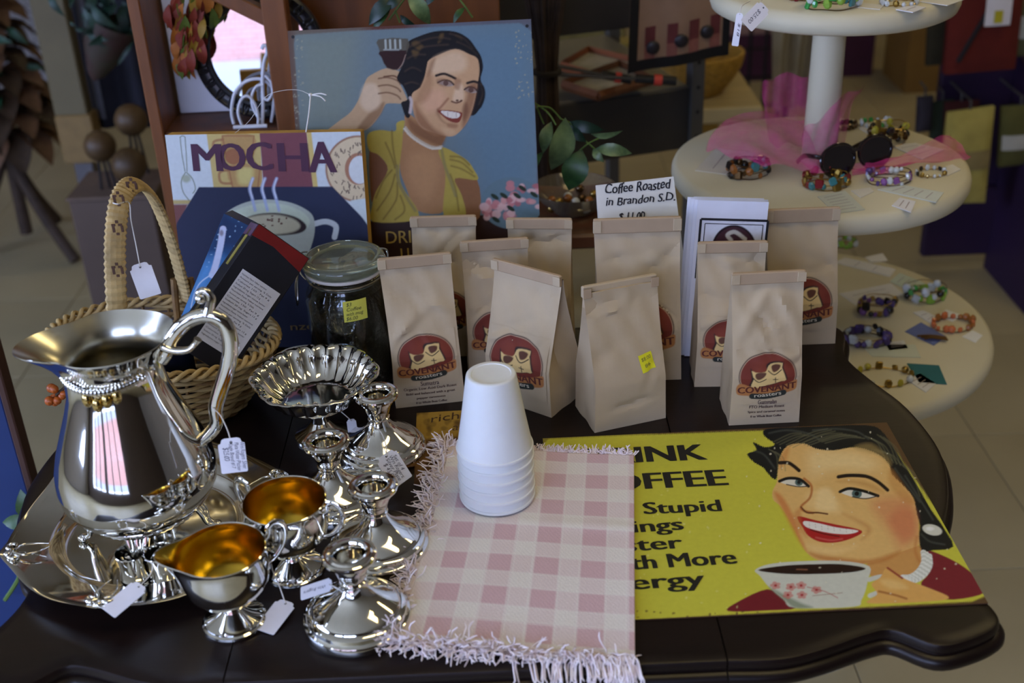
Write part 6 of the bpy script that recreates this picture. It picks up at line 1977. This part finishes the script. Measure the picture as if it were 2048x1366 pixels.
# purple rack with pouches
PUR = mat('purple_board', (40, 20, 52), .6, 0, .15, 5)
b0_, b1_ = at_floor(1828, 522), at_floor(1975, 578)
RYp = 3.10
pr = thing('purple_display_rack', 'dark purple wooden rack with angled foot holding felt pouches', 'rack', (b0_.x, RYp, 0))
MB().box((.42, .02, .95), (.86, .03, 1.6), bev=.003).build('back_board', PUR, pr, 0)
MB().box((.42, -.01, .15), (.86, .03, .20), bev=.003).build('bottom_rail', PUR, pr, 0)
MB().prism([(-.30, 0), (0, 0), (0, .62), (-.05, .60)], -.018, .018, Matrix.Translation((.195, -.01, 0)) @ Matrix(((0, 0, 1, 0), (1, 0, 0, 0), (0, 1, 0, 0), (0, 0, 0, 1)))).build('foot_fin', PUR, pr, 0)
def pouch(label, pts, Y, col, th=.03, band=None, seam=False, tagc=False, name='felt_pouch', cat='pouch'):
    w = [PY(x, y, Y) for x, y in pts]
    c = sum(w, Vector()) / 4
    t = thing(name, label, cat, c)
    L = [p - c for p in w]
    key = 'felt_%d_%d_%d' % col
    m = mat(key, col, .95, 0, .12, 24, bump=.3, bs=300)
    mb = MB()
    def f(u, v):
        p = (L[0] * (1 - u) + L[1] * u) * (1 - v) + (L[3] * (1 - u) + L[2] * u) * v
        e = (math.sin(PI * u) * math.sin(PI * v)) ** .4 if 0 < u < 1 and 0 < v < 1 else 0
        return p + Vector((0, -th * .5 * e, 0))
    mb.grid(f, 10, 10)
    mb.grid(lambda u, v: Vector((f(1 - u, v).x, th * .35 - f(1 - u, v).y * .1, f(1 - u, v).z)), 10, 10)
    mb.build('felt_body', m, t, 60)
    if band:
        v0, v1, bc = band
        q_ = MB()
        q_.grid(lambda u, v: f(.02 + u * .96, v0 + (v1 - v0) * v) + Vector((0, -.004, 0)), 8, 3)
        q_.build('paper_band', mat('band_%d' % bc[0], bc, .8), t)
    if seam:
        MB().tube([f(.85, .12) + Vector((0, -.004, 0)), f(.5, .5) + Vector((0, -.006, 0)), f(.15, .9) + Vector((0, -.004, 0))], .006, 6).build('zip_seam', INK, t)
        MB().box(f(.62, .38) + Vector((0, -.008, 0)), (.016, .004, .034)).build('zip_pull', GM, t, 0)
    if tagc:
        q_ = MB()
        q_.grid(lambda u, v: f(.42 + u * .36, .36 + .28 * v) + Vector((0, -.012, 0)), 4, 4)
        q_.build('hang_tag', PAPERWHITE, t)
        q_ = MB()
        q_.grid(lambda u, v: f(.54 + u * .12, .53 + .09 * v) + Vector((0, -.014, 0)), 4, 4)
        q_.build('tag_mark', mat('tag_yellow', (190, 180, 40), .6), t)
    hk = MB()
    top = (L[0] + L[1]) / 2
    hk.tube([top + Vector((0, .005, -.01)), top + Vector((0, .01, .02)), top + Vector((0, RYp + .004 - c.y, .024))], .003, 6)
    hk.build('hook', GM, t)
    return t
pouch('large rust-red felt bag with slanted zip and hang tag', [(1912, -140), (2064, -140), (2030, 138), (1888, 150)], 2.94, (96, 28, 18), .05, seam=True, tagc=True, name='felt_bag', cat='bag')
pouch('dark olive felt bag beside the rust-red bag', [(1862, -60), (1925, -60), (1905, 128), (1852, 132)], 3.06, (50, 44, 26), .03, name='felt_bag', cat='bag')
pouch('pale yellow felt pouch with tan band hanging low on the rack', [(1896, 226), (1990, 212), (1970, 405), (1872, 408)], 2.94, (176, 162, 84), .03, (.42, .62, (140, 124, 78)))
pouch('dark red felt pouch behind the yellow one', [(1890, 205), (1960, 200), (1950, 330), (1885, 330)], 3.01, (66, 24, 22), .02)
pouch('dark green felt pouch at the edge of the yellow one', [(1864, 205), (1910, 198), (1900, 320), (1856, 322)], 3.06, (40, 50, 36), .02)
pouch('grey felt pouch at the left end of the purple rack', [(1836, 195), (1868, 192), (1862, 262), (1832, 266)], 3.05, (54, 50, 58), .03)
pouch('moss green felt pouch with white paper band', [(2004, 214), (2085, 208), (2075, 325), (1996, 335)], 2.95, (86, 84, 40), .03, (.45, .70, (176, 174, 160)))
pouch('grey green felt pouch with white band at the frame edge', [(2030, -30), (2100, -30), (2090, 108), (2022, 114)], 2.97, (92, 92, 62), .05, (.40, .72, (170, 170, 160)))
pouch('narrow orange felt pouch low at the frame edge', [(2036, 335), (2075, 330), (2050, 440), (2014, 444)], 3.05, (140, 62, 20), .02)
q = at_floor(2046, 640)
cr = thing('wooden_crate', 'corner of a brown slatted wooden crate on the floor', 'crate', (q.x + .17, q.y - .12, 0))
for k in range(3):
    MB().box((0, -.12, .03 + .055 * k), (.28, .012, .045), bev=.002).build('slat', mat('crate_wood', (120, 84, 44), .7, 0, .2, 8), cr, 0)
    MB().box((-.134, 0, .03 + .055 * k), (.012, .228, .045), bev=.002).build('slat', MATS['crate_wood'], cr, 0)
MB().box((-.12, -.108, .085), (.025, .012, .17)).build('corner_batten', MATS['crate_wood'], cr, 0)
MB().box((0, 0, .006), (.27, .23, .010)).build('crate_floor', MATS['crate_wood'], cr, 0)

# ================================================================ left side of the shop
tf = at_floor(62, 500)
tree = thing('petal_tree', 'artificial tree of brown wooden petals on a branch tripod', 'decorative tree', (tf.x, tf.y, 0))
PETM = [mat('wood_petal', (104, 74, 50), .6, 0, .3, 20), mat('wood_petal_dark', (62, 46, 30), .6, 0, .3, 20)]
MB().tube([(0, 0, .06), (.01, 0, .5), (0, 0, 1.3)], [.02, .016, .01], 10).build('trunk', mat('tree_bark', (62, 48, 36), .8, 0, .3, 30), tree)
for k in range(3):
    a = -.6 + k * 2.1
    MB().tube(curve3([(.0, 0, .34), (.10 * math.cos(a), .10 * math.sin(a), .16), (.22 * math.cos(a), .22 * math.sin(a), .012)], 5), [.018] * 11, 9).build('tripod_leg', MATS['tree_bark'], tree)
pz = 0
for ring_, (z, r, n, L) in enumerate([(.38, .05, 13, .15), (.44, .06, 13, .15), (.50, .05, 13, .145), (.56, .05, 12, .14), (.62, .05, 12, .135), (.68, .045, 11, .13), (.74, .045, 11, .12), (.80, .04, 10, .12), (.86, .04, 10, .11), (.92, .035, 9, .11), (.98, .03, 9, .10), (1.04, .02, 8, .10), (1.12, .02, 6, .09)]):
    for k in range(n):
        a = 2 * PI * (k + .5 * (ring_ % 2)) / n
        A_ = Vector((r * math.cos(a), r * math.sin(a), z + .03))
        B_ = A_ + Vector((L * math.cos(a), L * math.sin(a), -L * (.30 if ring_ else .55)))
        put_leaf(tree, leaf_mesh('petal%d' % ((k + ring_) % 2), PETM[(k + ring_) % 2], .60, .25), A_, B_, (0, 0, 0), random.uniform(-.2, .2), (math.cos(a) * .5, math.sin(a) * .5, 1), 'petal')
for k in range(24):
    a, z = random.uniform(-2.6, .3), random.uniform(.5, 1.1)
    A_ = Vector((.12 * math.cos(a), .12 * math.sin(a), z))
    put_leaf(tree, leaf_mesh('pick', mat('green_pick', (30, 70, 44), .5, 0, .3, 30), .3, .3), A_, A_ + Vector((.07 * math.cos(a + random.uniform(-1, 1)), .07 * math.sin(a), random.uniform(-.05, .06))), (0, 0, 0), 0, (0, -1, .4), 'green_pick')
pgp = thing('pegboard_panel', 'white pegboard display panel behind the petal tree', 'pegboard', (-2.12, 4.85, 0))
MB().box((.0, 0, .60), (.62, .02, .90)).build('board_sheet', mat('pegboard_white', (150, 150, 152), .7, 0, .03), pgp, 0)
ph = MB()
for i in range(22):
    for j in range(32):
        ph.box((-.29 + i * .0276, -.0106, .18 + j * .0276), (.007, .001, .007))
ph.build('peg_holes', mat('peg_hole', (60, 60, 64), .8), pgp, 0)['kind'] = 'stuff'
MB().box((0, -.09, .98), (.66, .20, .03), bev=.003).build('shelf_ledge', mat('ledge_white', (176, 178, 186), .6), pgp, 0)
MB().box((0, -.09, .165), (.66, .20, .03), bev=.003).build('shelf_ledge', mat('ledge_white', (176, 178, 186), .6), pgp, 0)
for s in (-1, 1):
    MB().box((s * .29, 0, .08), (.04, .10, .16)).build('foot', MATS['ledge_white'], pgp, 0)
pb = PY(165, 300, 3.05)
po = thing('fixture_post', 'tall tan wooden post with grey metal leg beside the petal tree', 'post', (pb.x, 3.05, 0))
MB().box((0, 0, 1.15), (.085, .05, 1.30), bev=.004).build('wood_post', mat('olive_tan_paint', (104, 94, 66), .6, 0, .1, 8), po, 0)
MB().box((.005, -.005, .52), (.095, .06, .13), bev=.004).build('wood_block', mat('block_tan', (130, 104, 60), .6), po, 0)
MB().box((.0, .0, .255), (.05, .04, .51), bev=.003).build('metal_leg', mat('leg_grey', (104, 102, 106), .4, .5), po, 0)
cc_ = PY(222, 140, 3.0)
dc = thing('dark_coat', 'dark navy garment with grey stripe hanging behind the wooden hutch', 'garment', (cc_.x + .02, 3.14, 0))
mb = MB()
fc = lambda u, v: Vector(((u - .5) * (.30 + .06 * v), .02 * math.sin(u * 21) - .03 * math.sin(PI * u), 1.45 - v * .93))
mb.grid(fc, 30, 16)
mb.grid(lambda u, v: Vector((fc(1 - u, v).x, .05 - fc(1 - u, v).y * .2, fc(1 - u, v).z)), 30, 16)
mb.build('garment_body', mat('navy_wool', (22, 22, 32), .9, 0, .2, 20), dc, 80)
mb = MB()
mb.grid(lambda u, v: fc(.16 + .09 * u, .02 + .95 * v) + Vector((0, -.006, 0)), 4, 16)
mb.build('grey_stripe', mat('stripe_grey', (92, 92, 98), .8), dc, 80)
MB().tube([(0, .02, 1.44), (0, .02, 1.52), (.0, .10, 1.52), (0, .10, 0)], .010, 8).build('garment_stand', GM, dc)
pl = thing('plinth_box', 'low tan plinth holding the wooden ball ornaments', 'plinth', (PY(240, 372, 2.80).x, 2.80, 0))
plz = PY(240, 372, 2.80).z
MB().box((0, 0, plz / 2), (.20, .18, plz), bev=.004).build('plinth_body', mat('plinth_tan', (92, 76, 66), .7, 0, .1, 8), pl, 0)
MB().box((0, 0, plz + .004), (.21, .19, .008), bev=.002).build('plinth_top', mat('plinth_top', (104, 86, 74), .7), pl, 0)
for k, (lab, px, r, Yy) in enumerate((('brown wooden ball ornament on thin legs, lowest left of three', (200, 292), .038, 2.76), ('brown wooden ball ornament, highest of the three', (262, 240), .040, 2.86), ('brown wooden ball ornament nearest the hutch side board', (258, 330), .042, 2.735))):
    q = PY(*px, Yy)
    t = thing('ball_ornament', lab, 'ornament', (q.x, q.y, plz + .008), 0, 'wooden ball ornaments')
    h = q.z - plz - .008
    MB().ball((0, 0, h), r, 20, 14).build('wooden_ball', mat('ball_brown', (82, 60, 32), .5, 0, .3, 14), t)
    for s in (-1, 0, 1):
        MB().tube([(s * .010, 0, h - r * .8), (s * .018, .01 * (s == 0), 0)], .0035, 6).build('wire_leg', INK, t)
gf = PY(235, 20, 2.72)
gl = thing('greenery_cone', 'dark green foliage cone with dull red wrap hanging by the hutch', 'foliage', gf)
for k in range(70):
    a = Vector((random.gauss(0, .05), random.gauss(0, .03), random.uniform(-.06, .12)))
    b = a + Vector((random.uniform(-.05, .05), random.uniform(-.04, .01), random.uniform(-.07, .01)))
    put_leaf(gl, leaf_mesh('pick2', mat('dark_foliage', (12, 32, 20), .5, 0, .4, 3, col2=(24, 58, 40)), .35, .3), a, b, (0, 0, 0), random.uniform(-.6, .6))
mb = MB()
mb.lathe([(.058, -.03), (.045, -.10), (.020, -.16), (.0, -.18)], 20, M=Matrix.Rotation(.5, 3, 'Y'))
mb.build('paper_wrap', mat('wrap_red', (58, 28, 28), .7, 0, .4, 14, col2=(56, 58, 40)), gl)
MB().tube([(0, 0, .1), (0, .02, .6)], .003, 6).build('hanger', GM, gl)
# blue panel on the left with holly
bx = PY(30, 850, 1.36)
bp_ = thing('blue_panel', 'deep blue standing panel with brown edge left of the table', 'panel', (bx.x - .26, 1.37, 0))
MB().box((0, 0, .42), (.505, .022, .84), bev=.002).build('panel_sheet', mat('deep_blue_paint', (22, 46, 96), .6, 0, .15, 6), bp_, 0)
MB().box((.257, 0, .42), (.010, .026, .84), bev=.002).build('edge_trim', mat('trim_brown', (70, 44, 34), .6), bp_, 0)
MB().box((0, .0, .012), (.52, .16, .024), bev=.003).build('panel_foot', mat('trim_brown', (70, 44, 34), .6), bp_, 0)
ho = PY(45, 1040, 1.33)
hl = thing('holly_sprig', 'holly sprig with red berries on the blue panel beside the tray', 'holly', ho)
HG = mat('holly_green', (44, 74, 40), .4, 0, .3, 40, col2=(70, 100, 50))
for b_, t_, w in (((62, 1034), (40, 985), .55), ((66, 1040), (2, 1046), .5), ((58, 1030), (66, 988), .5)):
    put_leaf(hl, leaf_mesh('holly', HG, w, .3), PY(*b_, 1.335), PY(*t_, 1.33), ho, .2)
for c in ((52, 1050), (58, 1040), (64, 1056)):
    MB().ball(PY(*c, 1.33) - ho, .0065, 10, 8).build('berry', mat('berry_red', (140, 24, 24), .3), hl)
MB().tube(curve3([PY(x, y, 1.338) - ho for x, y in ((62, 1040), (50, 1090), (40, 1150), (10, 1200))], 5), .003, 6).build('stem', STEM, hl)
oo = PY(112, 785, 1.24)
ob = thing('berry_sprig', 'orange berry sprig poking out beside the pitcher', 'berry sprig', oo)
for k in range(9):
    MB().ball(PY(random.uniform(98, 128), random.uniform(775, 805), 1.24 + random.uniform(-.006, .006)) - oo, random.uniform(.004, .006), 8, 6).build('berry', mat('berry_orange', (170, 84, 26), .4, 0, .2, 60), ob)
MB().tube(curve3([PY(x, y, Y) - oo for x, y, Y in ((112, 790, 1.24), (135, 770, 1.235), (165, 745, 1.225))], 5), .0018, 6).build('stem', mat('sprig_stem', (60, 44, 26), .7), ob)

# ---- pieces that sit on a part belong to that part
SUBS = {'lettering': 'printed_logo', 'tin_tie_end': 'rolled_top', 'rim_ornament': 'tray_body', 'thumb_scroll': 'scroll_handle', 'leaf_scroll': 'scroll_handle', 'woven_motif': 'wrapped_handle',
        'rubber_gasket': 'glass_lid', 'beaded_garland': 'pitcher_body', 'applied_bud': 'pitcher_body', 'fine_print': 'nutrition_panel', 'carved_scroll': 'carved_frame', 'punched_hole': 'card',
        'zip_pull': 'zip_seam', 'tag_mark': 'hang_tag', 'gilt_lining': 'bowl', 'pitcher_lining': 'pitcher_body', 'nail_hole': 'plate', 'slot_hole': 'upright'}
for o in list(COL.objects):
    if o.parent is None or o.parent.parent is not None:
        continue
    st = o.name.split('.')[0]
    if st in SUBS:
        for c in o.parent.children:
            if c is not o and c.name.split('.')[0] == SUBS[st]:
                o.parent = c
                break
